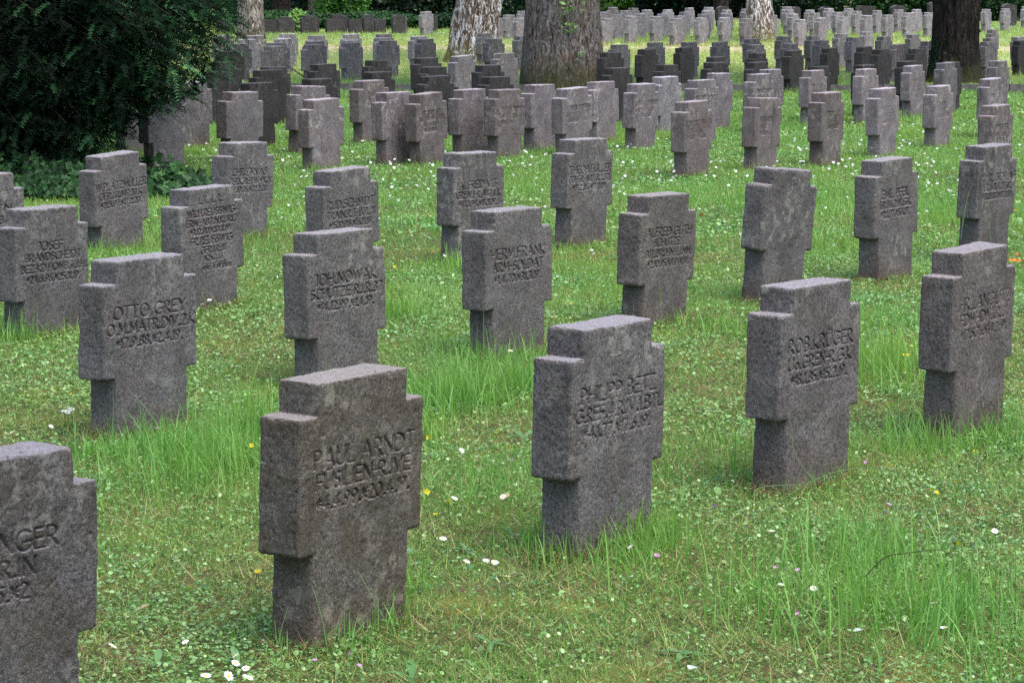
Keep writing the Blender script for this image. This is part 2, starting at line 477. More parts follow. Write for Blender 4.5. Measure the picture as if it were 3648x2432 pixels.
G = {
 'A': (.72, [[(0, 0), (.36, 1), (.72, 0)], [(.13, .34), (.59, .34)]]),
 'B': (.52, [[(0, 0), (0, 1), (.25, 1)] + _arc(.25, .76, .22, .24, 90, -90) + [(0, .52), (.28, .52)] + _arc(.28, .26, .24, .26, 90, -90) + [(0, 0)]]),
 'C': (.62, [_arc(.42, .5, .42, .5, 55, 305, 14)]),
 'D': (.66, [[(0, 0), (0, 1), (.2, 1)] + _arc(.2, .5, .46, .5, 90, -90, 13) + [(0, 0)]]),
 'E': (.48, [[(.46, 1), (0, 1), (0, 0), (.48, 0)], [(0, .52), (.40, .52)]]),
 'F': (.46, [[(.46, 1), (0, 1), (0, 0)], [(0, .52), (.38, .52)]]),
 'G': (.72, [_arc(.42, .5, .42, .5, 50, 340, 16) + [(.80, .45), (.45, .45)]]),
 'H': (.60, [[(0, 0), (0, 1)], [(.60, 0), (.60, 1)], [(0, .5), (.60, .5)]]),
 'I': (.06, [[(.03, 0), (.03, 1)]]),
 'J': (.32, [[(.05, 1), (.30, 1), (.30, .2)] + _arc(.12, .2, .18, .2, 0, -100, 6)]),
 'K': (.56, [[(0, 0), (0, 1)], [(.54, 1), (.03, .45), (.56, 0)]]),
 'L': (.44, [[(0, 1), (0, 0), (.44, 0)]]),
 'M': (.78, [[(0, 0), (.08, 1), (.39, .2), (.70, 1), (.78, 0)]]),
 'N': (.62, [[(0, 0), (0, 1), (.62, 0), (.62, 1)]]),
 'O': (.82, [_arc(.41, .5, .41, .5, 0, 360, 18)]),
 'P': (.48, [[(0, 0), (0, 1), (.22, 1)] + _arc(.22, .74, .25, .26, 90, -90) + [(0, .48)]]),
 'R': (.54, [[(0, 0), (0, 1), (.22, 1)] + _arc(.22, .74, .25, .26, 90, -90) + [(0, .48)], [(.2, .48), (.54, 0)]]),
 'S': (.46, [_arc(.24, .76, .22, .24, 40, 250, 9) + _arc(.22, .27, .24, .27, 70, -140, 9)]),
 'T': (.56, [[(0, 1), (.56, 1)], [(.28, 1), (.28, 0)]]),
 'U': (.60, [[(0, 1), (0, .3)] + _arc(.30, .3, .30, .3, 180, 360, 9) + [(.60, 1)]]),
 'V': (.66, [[(0, 1), (.33, 0), (.66, 1)]]),
 'W': (.98, [[(0, 1), (.25, 0), (.49, .95), (.73, 0), (.98, 1)]]),
 'X': (.6, [[(0, 1), (.6, 0)], [(0, 0), (.6, 1)]]),
 'Y': (.60, [[(0, 1), (.30, .48), (.60, 1)], [(.30, .48), (.30, 0)]]),
 'Z': (.58, [[(.02, 1), (.56, 1), (0, 0), (.58, 0)]]),
 '0': (.56, [_arc(.28, .5, .28, .5, 0, 360, 16)]),
 '1': (.16, [[(0, .82), (.14, 1), (.14, 0)]]),
 '2': (.48, [_arc(.24, .74, .22, .26, 160, -30, 9) + [(0, 0), (.48, 0)]]),
 '3': (.44, [_arc(.2, .76, .22, .24, 130, -90, 8) + _arc(.2, .27, .24, .27, 90, -130, 8)]),
 '4': (.52, [[(.38, 0), (.38, 1), (0, .3), (.52, .3)]]),
 '5': (.44, [[(.40, 1), (.08, 1), (.04, .55)] + _arc(.2, .3, .24, .30, 110, -130, 9)]),
 '6': (.50, [[(.38, 1), (.05, .45)], _arc(.25, .28, .24, .28, 0, 360, 14)]),
 '7': (.48, [[(0, 1), (.48, 1), (.14, 0)]]),
 '8': (.46, [_arc(.23, .76, .19, .24, 0, 360, 12), _arc(.23, .26, .23, .26, 0, 360, 12)]),
 '9': (.50, [[(.12, 0), (.45, .55)], _arc(.25, .72, .24, .28, 0, 360, 14)]),
 '.': (.10, [[(.0, .05), (.10, .05)], [(.05, .0), (.05, .10)]]),
 '-': (.26, [[(0, .5), (.26, .5)]]),
 ' ': (.22, []),
 '*': (.40, [[(.2, .25), (.2, .85)], [(0, .42), (.4, .68)], [(0, .68), (.4, .42)]]),
 '+': (.46, [[(.03, .85), (.43, .15)], [(.43, .85), (.03, .15)], [(.0, .5), (.46, .5)]]),
 'a': (.40, [_arc(.2, .28, .2, .28, 0, 360, 10), [(.40, .56), (.40, 0)]]),
 'd': (.44, [_arc(.21, .28, .2, .28, 0, 360, 10), [(.42, 1), (.42, 0)]]),
 'e': (.42, [[(.02, .28), (.40, .28)] + _arc(.21, .28, .2, .28, 0, 310, 10)]),
 'n': (.38, [[(0, 0), (0, .55)], [(0, .35)] + _arc(.19, .36, .19, .2, 180, 0, 6) + [(.38, 0)]]),
 'o': (.44, [_arc(.22, .28, .21, .28, 0, 360, 12)]),
 'r': (.28, [[(0, 0), (0, .55)], _arc(.2, .3, .2, .25, 180, 80, 5)]),
 'u': (.40, [[(0, .56), (0, .2)] + _arc(.19, .2, .19, .2, 180, 360, 6) + [(.38, .56), (.38, 0)]]),
 'v': (.40, [[(0, .56), (.2, 0), (.4, .56)]]),
}
G['Ü'] = (.60, G['U'][1] + [[(.15, 1.22), (.18, 1.25)], [(.42, 1.22), (.45, 1.25)]])


def layout(lines):
    """lines: (text, x0, x1, z_top, cap height) -> segments (n,4) in the face plane"""
    segs = []
    for txt, x0, x1, zt, cap in lines:
        adv, x = [], 0.0
        for ch in txt:
            w, st = G[ch]
            adv.append((x, st)); x += w + 0.20
        x -= 0.20
        k = min((x1 - x0) / x, cap * 1.25)
        off = x0 if k < cap * 1.25 else x0 + ((x1 - x0) - k * x) * 0.4
        for cx, st in adv:
            for pl in st:
                for (ax, ay), (bx, by) in zip(pl[:-1], pl[1:]):
                    segs.append((off + (cx + ax) * k, zt - cap + ay * cap, off + (cx + bx) * k, zt - cap + by * cap))
    return np.array(segs)


# ---------------------------------------------------------------- gravestones
WT, WA, TH, ZB, ZA, ZT, WS = 0.385, 0.534, 0.137, 0.225, 0.584, 0.670, 0.414


def axis(breaks, step, r):
    pts = set()
    b = sorted(breaks)
    for a, c in zip(b[:-1], b[1:]):
        n = max(1, round((c - a) / step))
        pts.update(np.round(np.linspace(a, c, n + 1), 6))
    if step > r * 0.5:
        for v in b:
            for o in (-r, -r * .35, r * .35, r):
                if b[0] < v + o < b[-1]:
                    pts.add(round(v + o, 6))
    out = sorted(pts)
    keep = [out[0]]
    for v in out[1:]:
        if v - keep[-1] > 0.0012:
            keep.append(v)
    return np.array(keep)


def stone_mesh(step, seed, lines=None, r=0.0105, rough=1.0, wear=0.0, tops=0.0, name="gravestone"):
    zt = ZT + tops
    xs = axis([-WA / 2, -WS / 2, -WT / 2, WT / 2, WS / 2, WA / 2], step, r)
    ys = axis([-TH / 2, TH / 2], step * 1.6 if step < .01 else step, r)
    if lines:
        zz0, zz1 = min(l[3] - l[4] for l in lines) - .008, max(l[3] for l in lines) + .012
        cs = step * 1.7
        zs = np.concatenate([axis([-0.12, ZB], cs, r), axis([ZB, zz0], cs, r)[1:], axis([zz0, min(zz1, ZA - .002)], step, r)[1:]])
        zs = np.concatenate([zs, axis([min(zz1, ZA - .002), ZA], cs, r)[1:]]) if zz1 < ZA - .002 else np.concatenate([zs, [ZA], axis([ZA, zz1], step, r)[1:]])
        zs = np.concatenate([zs, axis([zs[-1], zt], cs, r)[1:]])
    else:
        zs = axis([-0.12, ZB, ZA, zt], step, r)
    boxes = [(WT / 2, ZB + .08, zt), (WA / 2, ZB, ZA), (WS / 2, -0.12, ZA - .08)]
    xc, zc = (xs[1:] + xs[:-1]) / 2, (zs[1:] + zs[:-1]) / 2
    X, Z = np.meshgrid(xc, zc, indexing='ij')
    mask = np.zeros(X.shape, bool)
    for hx, z0, z1 in boxes:
        mask |= (np.abs(X) < hx) & (Z > z0) & (Z < z1)
    C = np.repeat(mask[:, None, :], len(ys) - 1, 1)
    nx, ny, nz = len(xs), len(ys), len(zs)
    Cp = np.pad(C, 1)
    vid = lambda i, j, k: (i * ny + j) * nz + k
    quads = []
    for ax in range(3):
        D = np.diff(Cp.astype(np.int8), axis=ax)
        for s in (1, -1):
            I = np.argwhere(D == s)
            i, j, k = I[:, 0], I[:, 1], I[:, 2]
            if ax == 0:
                i = i; j = j - 1; k = k - 1
                q = [vid(i, j, k), vid(i, j, k + 1), vid(i, j + 1, k + 1), vid(i, j + 1, k)]
            elif ax == 1:
                i = i - 1; k = k - 1
                q = [vid(i, j, k), vid(i + 1, j, k), vid(i + 1, j, k + 1), vid(i, j, k + 1)]
            else:
                i = i - 1; j = j - 1
                q = [vid(i, j, k), vid(i, j + 1, k), vid(i + 1, j + 1, k), vid(i + 1, j, k)]
            q = np.stack(q, 1)
            quads.append(q if s == 1 else q[:, ::-1])
    quads = np.concatenate(quads)
    uniq, inv = np.unique(quads.ravel(), return_inverse=True)
    quads = inv.reshape(-1, 4)
    V = np.stack([xs[uniq // (ny * nz)], ys[(uniq // nz) % ny], zs[uniq % nz]], 1)
    # rounded, chipped edges
    S = V + seed * 7.31
    rr = r * (1 + 0.45 * vnoise(S * 9, seed) + 0.35 * vnoise(S * 28, seed + 1)) if rough else np.full(len(V), r)
    best, q_best = np.full(len(V), 1e9), V.copy()
    for hx, z0, z1 in boxes:
        lo = np.stack([-hx + rr, -TH / 2 + rr, np.full(len(V), z0) + rr], 1)
        hi = np.stack([hx - rr, TH / 2 - rr, np.full(len(V), z1) - rr], 1)
        q = np.clip(V, lo, hi)
        d = np.linalg.norm(V - q, axis=1)
        u = d < best
        best[u] = d[u]; q_best[u] = q[u]
    nrm = (V - q_best) / np.maximum(best, 1e-6)[:, None]
    V2 = q_best + nrm * np.minimum(rr, best)[:, None]
    dsp = rough * (0.0028 * vnoise(S * 6, seed + 5) + 0.0016 * vnoise(S * 22, seed + 6))
    if step < 0.007:
        dsp += rough * (0.0011 * vnoise(S * 60, seed + 7) + 0.0008 * vnoise(S * 140, seed + 8))
        pit = vnoise(S * 75, seed + 9)
        dsp -= rough * 0.0034 * np.clip(pit - 0.45, 0, 1) * 2
    gfull = np.zeros(len(V)); gfade = np.ones(len(V))
    if lines:
        seg = layout(lines)
        fr = (nrm[:, 1] < -0.6) & (V[:, 2] > seg[:, [1, 3]].min() - .02) & (V[:, 2] < seg[:, [1, 3]].max() + .02)
        idx = np.where(fr)[0]
        P = V2[idx][:, [0, 2]].copy()
        P += 0.0007 * np.stack([vnoise(S[idx] * 30, 31), vnoise(S[idx] * 30, 32)], 1)
        P[:, 0] *= .66                       # the chisel cut upright strokes wider than level ones
        seg = seg * np.array([.66, 1, .66, 1])
        A, B = seg[:, :2], seg[:, 2:]
        dmin = np.full(len(P), 1e9)
        for a, b in zip(A, B):
            ab = b - a
            near = (P[:, 0] > min(a[0], b[0]) - .012) & (P[:, 0] < max(a[0], b[0]) + .012)
            pp = P[near]
            t = np.clip(((pp - a) @ ab) / max(ab @ ab, 1e-9), 0, 1)
            d = np.hypot(*(pp - a - t[:, None] * ab).T)
            dmin[near] = np.minimum(dmin[near], d)
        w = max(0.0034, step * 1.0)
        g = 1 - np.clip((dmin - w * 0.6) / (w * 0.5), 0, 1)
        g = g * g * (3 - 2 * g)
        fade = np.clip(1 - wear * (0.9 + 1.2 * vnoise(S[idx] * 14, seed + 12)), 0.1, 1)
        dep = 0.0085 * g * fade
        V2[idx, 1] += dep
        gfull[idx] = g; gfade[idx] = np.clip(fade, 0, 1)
    V2 = V2 + nrm * dsp[:, None] * (1 - .6 * gfull)[:, None]
    V2[:, 0] += 0.003 * vnoise(np.stack([V[:, 2] * 3, V[:, 1] * 2, V[:, 0] * 0 + seed], 1), seed) * rough
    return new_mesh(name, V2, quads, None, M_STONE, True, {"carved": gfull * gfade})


def std(lines, x0=-0.250, x1=0.252):
    caps = [.047, .041, .036, .034]
    tops = [.496, .433, .375, .316]
    if len(lines) == 4:
        caps = [.042, .037, .034, .033]; tops = [.505, .450, .395, .343]
    return [(t, x0, x1, z, c) for t, z, c in zip(lines, tops, caps)]


NEAR = [
 # x, y, yaw, lean x, lean y, dz, inscription, label, tone, wear
 ((-0.4543, 6.484, .9878, .0178, .0158, .0272), std(["PAUL ARNDT", "FÜSILIEN-R.IVE", "*4.4.99.+20.4.19."], -.232, .262), "nearest whole gravestone, dark mossy stains running down its inscribed face", (0.95, .90, .82), .22, .0023),
 ((.258, 7.5137, .9669, .011, .0155, .0213), std(["PHILIPP BETZ", "G.REF.4.R.IV.1.BTL", "*4.1.77.+17.6.19."], -.235, .25), "gravestone with fine grass hiding its foot, right of the mossy front one", (1, .98, 1), .22, .0023),
 ((.9934, 8.5138, .9194, .0104, .0126, .0244), std(["ROB.KRÜGER", "Uo.GREN-R.G.K", "*18.1.85.+15.2.19."], -.24, .25), "gravestone behind the long arching green stalk, with a very pale flat top", (1.02, .98, .98), .05, .0024),
 ((-1.4384, 9.5892, .9879, .0003, .0077, -.0045), std(["OTTO GREY", "O.M.MATR.DIV.2.K", "*17.9.88.+2.4.19."]), "crisply lettered gravestone behind the cut-off stone of the left front corner", (.98, .98, 1.0), 0, .0027),
 ((2.1788, 14.594, .939, .0058, -.0124, .0286), std(["EMIL PFEIL", "I.R.116.2.M.G.K", "*11.1.97.+5.4.19."]), "gravestone with an orange flower at its arm corner, right of the uninscribed leaning stone", (1.0, .97, .96), .2, .005),
 ((-.7589, 10.7822, .9596, -.0212, .007, -.0205), std(["JOH.NOWAK", "SCHÜTZE R.I.R.37", "*14.12.99.+1.4.19."]), "crisply lettered gravestone standing directly behind the dark mossy one", (1.0, .98, .96), 0, .0027),
 ((-.0217, 11.5317, .9555, -.0048, .0073, .0078), std(["HERM.FRANK", "ARM-SOLDAT", "*1.4.70.+31.3.19."]), "gravestone overlapping the lower right of a paler one, seed heads at its foot", (1.0, .97, .96), .05, .0027),
 ((.4516, 16.5217, .9526, .0183, .0113, .0269), std(["THEOB.FÜLLER", "GD-ER-ART.R.1.BTL", "*19.2.85.+17.11.19."]), "lone densely lettered gravestone at the daisy lawn's edge, orange flower to its right", (1.04, 1.02, 1.02), 0, .0034),
 ((-.2687, 15.6067, .9576, .0156, .0164, -.0025), std(["ALFRED VIT", "GREN.I-R.442.II.K", "*10.3.98.+18.11.19."]), "gravestone with an orange flower beside its stem, half covered from the front", (1.02, 1, 1), 0, .0034),
 ((1.7369, 9.543, .9316, .0194, -.0061, .0373), std(["HR.LANGLITZ", "FDW-IDN.I.R.81", "*17.5.76.+14.3.19."], -.22, .25), "big gravestone at the right edge of the photo with orange flowers behind its top", (1.0, .93, .93), .3, .0028),
 ((-2.5611, 16.1789, 1.043, .0167, -.0413, -.0469), std(["W.PLATZMÜLLER", "GFR.I.R.149.10.K", "*21.5.97.+17.2.20."]), "left-leaning gravestone standing between two patches of ivy", (1.0, .97, .99), 0, .0034),
 ((-2.3158, 12.3074, 1.0263, .005, .0163, -.0535), std(["JOSEF", "BRANDSCHEIDT", "BEZ-KD.HOMB.v.d.H.", "*24.6.96.+25.11.19."], -.225, .255), "gravestone near the left edge with four lines of lettering, in front of the ivy", (.95, .94, .96), .05, .003),
 ((.7163, 12.6198, .9608, .02, .026, -.0142), std(["ALFRED GUTH", "SCHÜTZE", "BTL.BRUHN L.I.NM.", "*2.10.95.+4.9.4.19."], -.22, .25), "brownish gravestone with four worn lines and a pair of orange flowers to its right", (.98, .93, .91), .12, .003),
 ((1.4208, 13.6483, .9002, .0448, .0797, .0403), None, "blank gravestone without inscription, leaning, its corners rounded", (.95, .94, .96), 0, .006),
 ((-.9792, 14.5204, .9958, .0008, -.0123, -.0242), std(["RUD.SCHMIDT", "TRAIN.R.T-BTL.11", "*15.10.96.+16.11.19."]), "gravestone whose foot is hidden by a lettered stone in front, daisies behind it", (1.02, 1.0, .99), 0, .0033),
 ((2.9526, 15.6838, .9226, .0318, .0079, .0394), std(["KARL SCHLAF", "I.R.168.4.TG.K", "*18.10.87.+17.3.19."], -.21, .25), "gravestone with tall thin stalks before its stem, near the right edge", (.96, .94, .96), .3, .0055),
 ((-1.6357, 13.2711, 1.0241, .0007, -.0127, -.03),
  [("LT. d. R.", -.12, .12, .625, .036), ("WILH.REUSSWIG", -.25, .25, .558, .036), ("ERW-ABT.N.KURL.", -.25, .25, .508, .034), ("*3.12.90.+20.11.19.", -.25, .25, .460, .030),
   ("FR.REUSSWIG", -.24, .245, .412, .038), ("GFR.I.R.81", -.16, .19, .360, .034), ("+25.2.16", -.15, .19, .315, .030), ("vor Verdun", -.13, .20, .272, .034)],
  "gravestone covered in eight lines of lettering from top to stem", (1.0, .99, .99), 0, .0027),
 ((-1.8379, 16.9906, 1.0477, .024, .0337, -.0268), std(["CHR.ZIRVAS", "GERK.RETW-PK.V", "*7.10.85.+22.2.20."]), "gravestone right of the small ivy patch, behind the much lettered one", (1.04, 1.02, 1.04), 0, .0034),
 ((-2.9198, 13.7858, .9832, .0019, -.0002, -.0036), std(["H.MARTIN", "BEZ-K.B"], -.20, .24), "gravestone cut by the left edge of the photo, in front of dark ivy", (1.0, .98, 1.0), 0, .0033),
 ((-1.1946, 5.6123, .9218, .0011, .0196, -.0275), std(["EDLINGER", "KR-R.IN", "*6.5.+2"], -.25, .25), "dark pitted gravestone cut off at the lower left corner of the photo", (.80, .79, .83), .35, .0025),
]
STONES_XY = []
GRP = "cross-shaped gravestones standing in rows on the lawn"
for i, (p, lines, label, tone, wear, step) in enumerate(NEAR):
    r = 0.0105
    me = stone_mesh(step, 100 + i, lines, r=0.017 if "blank" in label else r, rough=1.35 if wear > .3 else 1.0, wear=wear)
    o = add_obj("gravestone", me, None, label, "gravestone", GRP)
    x, y, yaw, lx, ly, dz = p
    Mx = Matrix.Rotation(yaw, 4, 'Z') @ Matrix.Rotation(lx, 4, 'X') @ Matrix.Rotation(ly, 4, 'Y')
    o.location = (x, y, dz)
    o.rotation_euler = Mx.to_euler()
    o.color = (tone[0] * 1.13, tone[1] * 1.10, tone[2] * 1.09, [.9, .25, .15, .05, .2, .1, .1, .1, .1, .35, .05, .3, .45, .25, .05, .35, .05, 0, 0, .8][i])
    STONES_XY.append((x, y, yaw))

# measured top blocks of the stones further back: region offset x, y, scale; rows of (left, front edge, right, top) in that region
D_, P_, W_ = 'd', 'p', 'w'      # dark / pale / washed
FAR = [
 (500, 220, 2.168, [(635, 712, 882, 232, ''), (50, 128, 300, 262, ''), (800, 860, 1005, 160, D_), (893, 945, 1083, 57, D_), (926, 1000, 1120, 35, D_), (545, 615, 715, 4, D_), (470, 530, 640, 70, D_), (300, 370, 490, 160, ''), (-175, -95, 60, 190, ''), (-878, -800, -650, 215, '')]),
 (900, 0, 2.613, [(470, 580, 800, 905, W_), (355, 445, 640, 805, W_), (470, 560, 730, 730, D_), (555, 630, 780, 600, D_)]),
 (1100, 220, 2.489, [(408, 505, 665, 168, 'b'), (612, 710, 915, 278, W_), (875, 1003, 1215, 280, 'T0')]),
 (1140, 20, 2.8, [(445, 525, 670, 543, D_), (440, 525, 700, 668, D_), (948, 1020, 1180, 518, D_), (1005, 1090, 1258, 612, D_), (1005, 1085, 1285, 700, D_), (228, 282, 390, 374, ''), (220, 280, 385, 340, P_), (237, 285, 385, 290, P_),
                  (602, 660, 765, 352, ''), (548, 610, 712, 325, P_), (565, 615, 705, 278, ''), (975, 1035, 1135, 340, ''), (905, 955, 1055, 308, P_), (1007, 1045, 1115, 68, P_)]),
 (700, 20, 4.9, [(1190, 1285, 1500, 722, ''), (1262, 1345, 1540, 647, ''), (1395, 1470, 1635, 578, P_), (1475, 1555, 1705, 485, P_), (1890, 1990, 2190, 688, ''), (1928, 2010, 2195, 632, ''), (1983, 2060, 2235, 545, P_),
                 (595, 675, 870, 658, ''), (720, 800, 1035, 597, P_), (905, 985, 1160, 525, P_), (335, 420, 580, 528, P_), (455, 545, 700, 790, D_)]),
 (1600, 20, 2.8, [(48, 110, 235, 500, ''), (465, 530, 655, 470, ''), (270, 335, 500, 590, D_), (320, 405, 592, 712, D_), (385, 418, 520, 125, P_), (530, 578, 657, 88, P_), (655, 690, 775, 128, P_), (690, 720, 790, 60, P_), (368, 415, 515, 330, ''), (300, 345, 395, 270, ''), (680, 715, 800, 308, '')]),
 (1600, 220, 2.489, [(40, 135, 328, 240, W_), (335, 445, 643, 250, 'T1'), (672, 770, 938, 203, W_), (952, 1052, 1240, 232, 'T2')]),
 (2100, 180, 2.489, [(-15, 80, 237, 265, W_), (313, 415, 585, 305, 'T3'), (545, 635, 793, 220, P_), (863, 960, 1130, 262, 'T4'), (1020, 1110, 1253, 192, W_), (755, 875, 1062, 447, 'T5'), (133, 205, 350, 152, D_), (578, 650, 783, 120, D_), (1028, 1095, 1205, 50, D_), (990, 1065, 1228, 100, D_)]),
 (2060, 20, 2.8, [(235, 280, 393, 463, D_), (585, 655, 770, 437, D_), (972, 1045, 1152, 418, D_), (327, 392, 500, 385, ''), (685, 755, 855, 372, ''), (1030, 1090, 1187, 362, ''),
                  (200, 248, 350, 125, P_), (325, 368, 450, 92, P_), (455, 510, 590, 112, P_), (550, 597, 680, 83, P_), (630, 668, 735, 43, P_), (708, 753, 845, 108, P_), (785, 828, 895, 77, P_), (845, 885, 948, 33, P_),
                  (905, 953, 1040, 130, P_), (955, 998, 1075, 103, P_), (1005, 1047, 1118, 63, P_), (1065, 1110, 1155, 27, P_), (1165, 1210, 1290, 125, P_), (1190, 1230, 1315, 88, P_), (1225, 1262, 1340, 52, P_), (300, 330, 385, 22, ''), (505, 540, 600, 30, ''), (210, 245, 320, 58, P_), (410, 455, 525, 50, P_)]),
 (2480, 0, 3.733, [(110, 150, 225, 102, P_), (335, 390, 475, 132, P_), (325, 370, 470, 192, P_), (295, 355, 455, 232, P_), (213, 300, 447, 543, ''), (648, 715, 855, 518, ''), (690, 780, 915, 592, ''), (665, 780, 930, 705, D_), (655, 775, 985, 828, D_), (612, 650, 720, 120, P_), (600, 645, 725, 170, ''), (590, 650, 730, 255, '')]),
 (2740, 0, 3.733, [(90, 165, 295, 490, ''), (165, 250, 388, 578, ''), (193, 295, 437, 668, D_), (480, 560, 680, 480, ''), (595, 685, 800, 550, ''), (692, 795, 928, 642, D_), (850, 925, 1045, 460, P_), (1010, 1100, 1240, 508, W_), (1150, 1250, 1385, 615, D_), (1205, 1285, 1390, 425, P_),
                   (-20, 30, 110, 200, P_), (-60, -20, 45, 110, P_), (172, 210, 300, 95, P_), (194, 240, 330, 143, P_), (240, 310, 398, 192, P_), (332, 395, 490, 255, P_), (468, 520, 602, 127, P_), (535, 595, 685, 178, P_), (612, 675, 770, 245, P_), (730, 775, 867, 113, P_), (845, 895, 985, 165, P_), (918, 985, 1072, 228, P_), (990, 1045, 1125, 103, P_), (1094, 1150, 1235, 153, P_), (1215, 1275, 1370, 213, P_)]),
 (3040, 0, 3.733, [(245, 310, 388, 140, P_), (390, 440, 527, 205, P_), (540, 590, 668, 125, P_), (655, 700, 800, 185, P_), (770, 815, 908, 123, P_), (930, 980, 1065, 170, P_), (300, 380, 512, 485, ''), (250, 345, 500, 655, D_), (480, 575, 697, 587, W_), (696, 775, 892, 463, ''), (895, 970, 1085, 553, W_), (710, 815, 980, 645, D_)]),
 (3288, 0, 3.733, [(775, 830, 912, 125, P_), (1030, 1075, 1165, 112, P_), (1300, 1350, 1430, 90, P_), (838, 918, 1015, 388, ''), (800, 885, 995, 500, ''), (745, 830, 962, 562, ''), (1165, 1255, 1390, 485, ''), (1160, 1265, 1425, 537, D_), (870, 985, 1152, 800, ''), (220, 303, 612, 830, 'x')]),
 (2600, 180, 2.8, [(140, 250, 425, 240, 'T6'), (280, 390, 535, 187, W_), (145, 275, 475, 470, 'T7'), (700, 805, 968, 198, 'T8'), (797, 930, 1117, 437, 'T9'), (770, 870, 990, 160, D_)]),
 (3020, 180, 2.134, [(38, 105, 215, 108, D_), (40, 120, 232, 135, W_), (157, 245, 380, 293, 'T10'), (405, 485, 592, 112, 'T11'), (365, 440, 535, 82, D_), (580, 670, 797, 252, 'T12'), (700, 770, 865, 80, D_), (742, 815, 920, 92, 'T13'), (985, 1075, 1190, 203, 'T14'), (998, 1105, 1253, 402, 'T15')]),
]
MIDTXT = [["NIK.ZAHNER", "KOP.W.INF.E.BTL", "W.SAARBR", "*10.7.+8.5.17"], ["A.W.PERMINGER", "KAN.IR.I.BSSR.", "*10.5.+6.8.17"], ["A.VERHOFEN", "JEST-F.R.HELST", "FRANRE.UM"],
          ["GUST.BOLLMANN", "KAN.F.R.5.B", "*10.3.+6.17"], ["RUDOLF OLLE", "GFR.I.R.81"], ["K.WORTMANN", "SCHÜTZE R.I.R", "*7.2.97+4.3.17"], ["BENGOONER", "GEFR.R.I.R."], ["VES.HOLM", "MUSK.I.R.7", "*8.9.91.+5.17"],
          ["FREDR.I.M", "GEFR.L.M.T"], ["AUG.SEITZ", "I.R.81.4.K", "*5.3.88.+2.18"], ["H.BOOS", "MUSK.R.I.R", "*4.6.90.+3.18"], ["W.LAUER", "GREN.R.4", "*1.2.94.+9.17"], ["L.HEIL", "I.R.168.K", "*2.8.93.+4.18"],
          ["K.FREUND", "GFR.R.I.R", "*3.2.89.+5.18"], ["J.ENDRES", "L.I.R.81", "*6.4.80.+2.18"], ["P.WETZEL", "INF.R.116", "*4.3.92.+6.18"]]
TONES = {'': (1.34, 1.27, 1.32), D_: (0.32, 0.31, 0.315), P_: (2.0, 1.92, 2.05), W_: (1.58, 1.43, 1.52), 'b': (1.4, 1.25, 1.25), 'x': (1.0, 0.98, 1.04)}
variants = [stone_mesh(0.022, 300 + k, None, r=0.012, rough=1.0) for k in range(5)]
far_list = []
PROTO = {}
for ox, oy, sc_, rows in FAR:
    for (a, b_, c_, t_, fl) in rows:
        xl, xm, xr, yt = ox + a / sc_, ox + b_ / sc_, ox + c_ / sc_, oy + t_ / sc_
        if fl == 'x':
            xl, xm, xr = 3288 + 222 / 3.733, 3288 + 303 / 3.733, 3288 + 420 / 3.733
        cx, y = unproject((xl + xr) / 2, yt, ZT)
        yaw = math.atan2((xm - xl) / TH, (xr - xm) / WT)
        yaw = 0.5 * min(max(yaw, .75), 1.25) + 0.5 * 0.98
        far_list.append([cx, y, yaw, fl, (xl + xr) / 2, yt])
# drop doubles measured from two overlapping crops
keep = []
for s in far_list:
    if all(math.hypot((s[0] - k[0]), (s[1] - k[1]) * .35) > 0.17 for k in keep):
        keep.append(s)
far_list = keep

LAND = [(-600, 860, "the dark yew"), (893, 893, "the slim grey birch"), (1660, 1660, "the leaning mossy birch"), (1995, 1995, "the thick brown trunk"), (2700, 2700, "the white birch"), (3402, 3402, "the dark ivy-clad trunk")]
BANDS = [(0, 21.5, "just beyond the daisies"), (21.5, 26, "well beyond the daisies"), (26, 30.5, "in the middle block"), (30.5, 36, "ending the middle block"), (36, 41.3, "close before the kerb"),
         (41.3, 47, "just behind the kerb"), (47, 54, "on the pale lawn"), (54, 62, "ending the pale lawn"), (62, 68, "leading the far block"), (68, 73, "inside the far block"), (73, 200, "ending the far block")]
ORD = ["first", "second", "third", "fourth", "fifth", "sixth", "seventh", "eighth", "ninth", "tenth", "eleventh", "twelfth", "thirteenth", "fourteenth", "fifteenth", "sixteenth", "seventeenth", "eighteenth"]
ADJ = {D_: "very dark", P_: "pale grey", W_: "light mottled", 'b': "brown-sided", 'x': "dull grey", '': "grey"}


def far_label(items):
    lab = {}
    for (y0, y1, where) in BANDS:
        sel = sorted([k for k, s in enumerate(items) if y0 <= s[1] < y1], key=lambda k: items[k][4])
        cnt = {}
        for k in sel:
            px = items[k][4]
            lm = max([l for l in LAND if l[1] <= px or l is LAND[0]], key=lambda l: l[1])
            key = lm[2]
            cnt[key] = cnt.get(key, 0) + 1
            fl = items[k][3]
            adj = ADJ.get(fl, "grey lettered")
            lab[k] = "%s gravestone %s, %s right of %s" % (adj, where, ORD[min(cnt[key] - 1, 17)], key)
    return lab


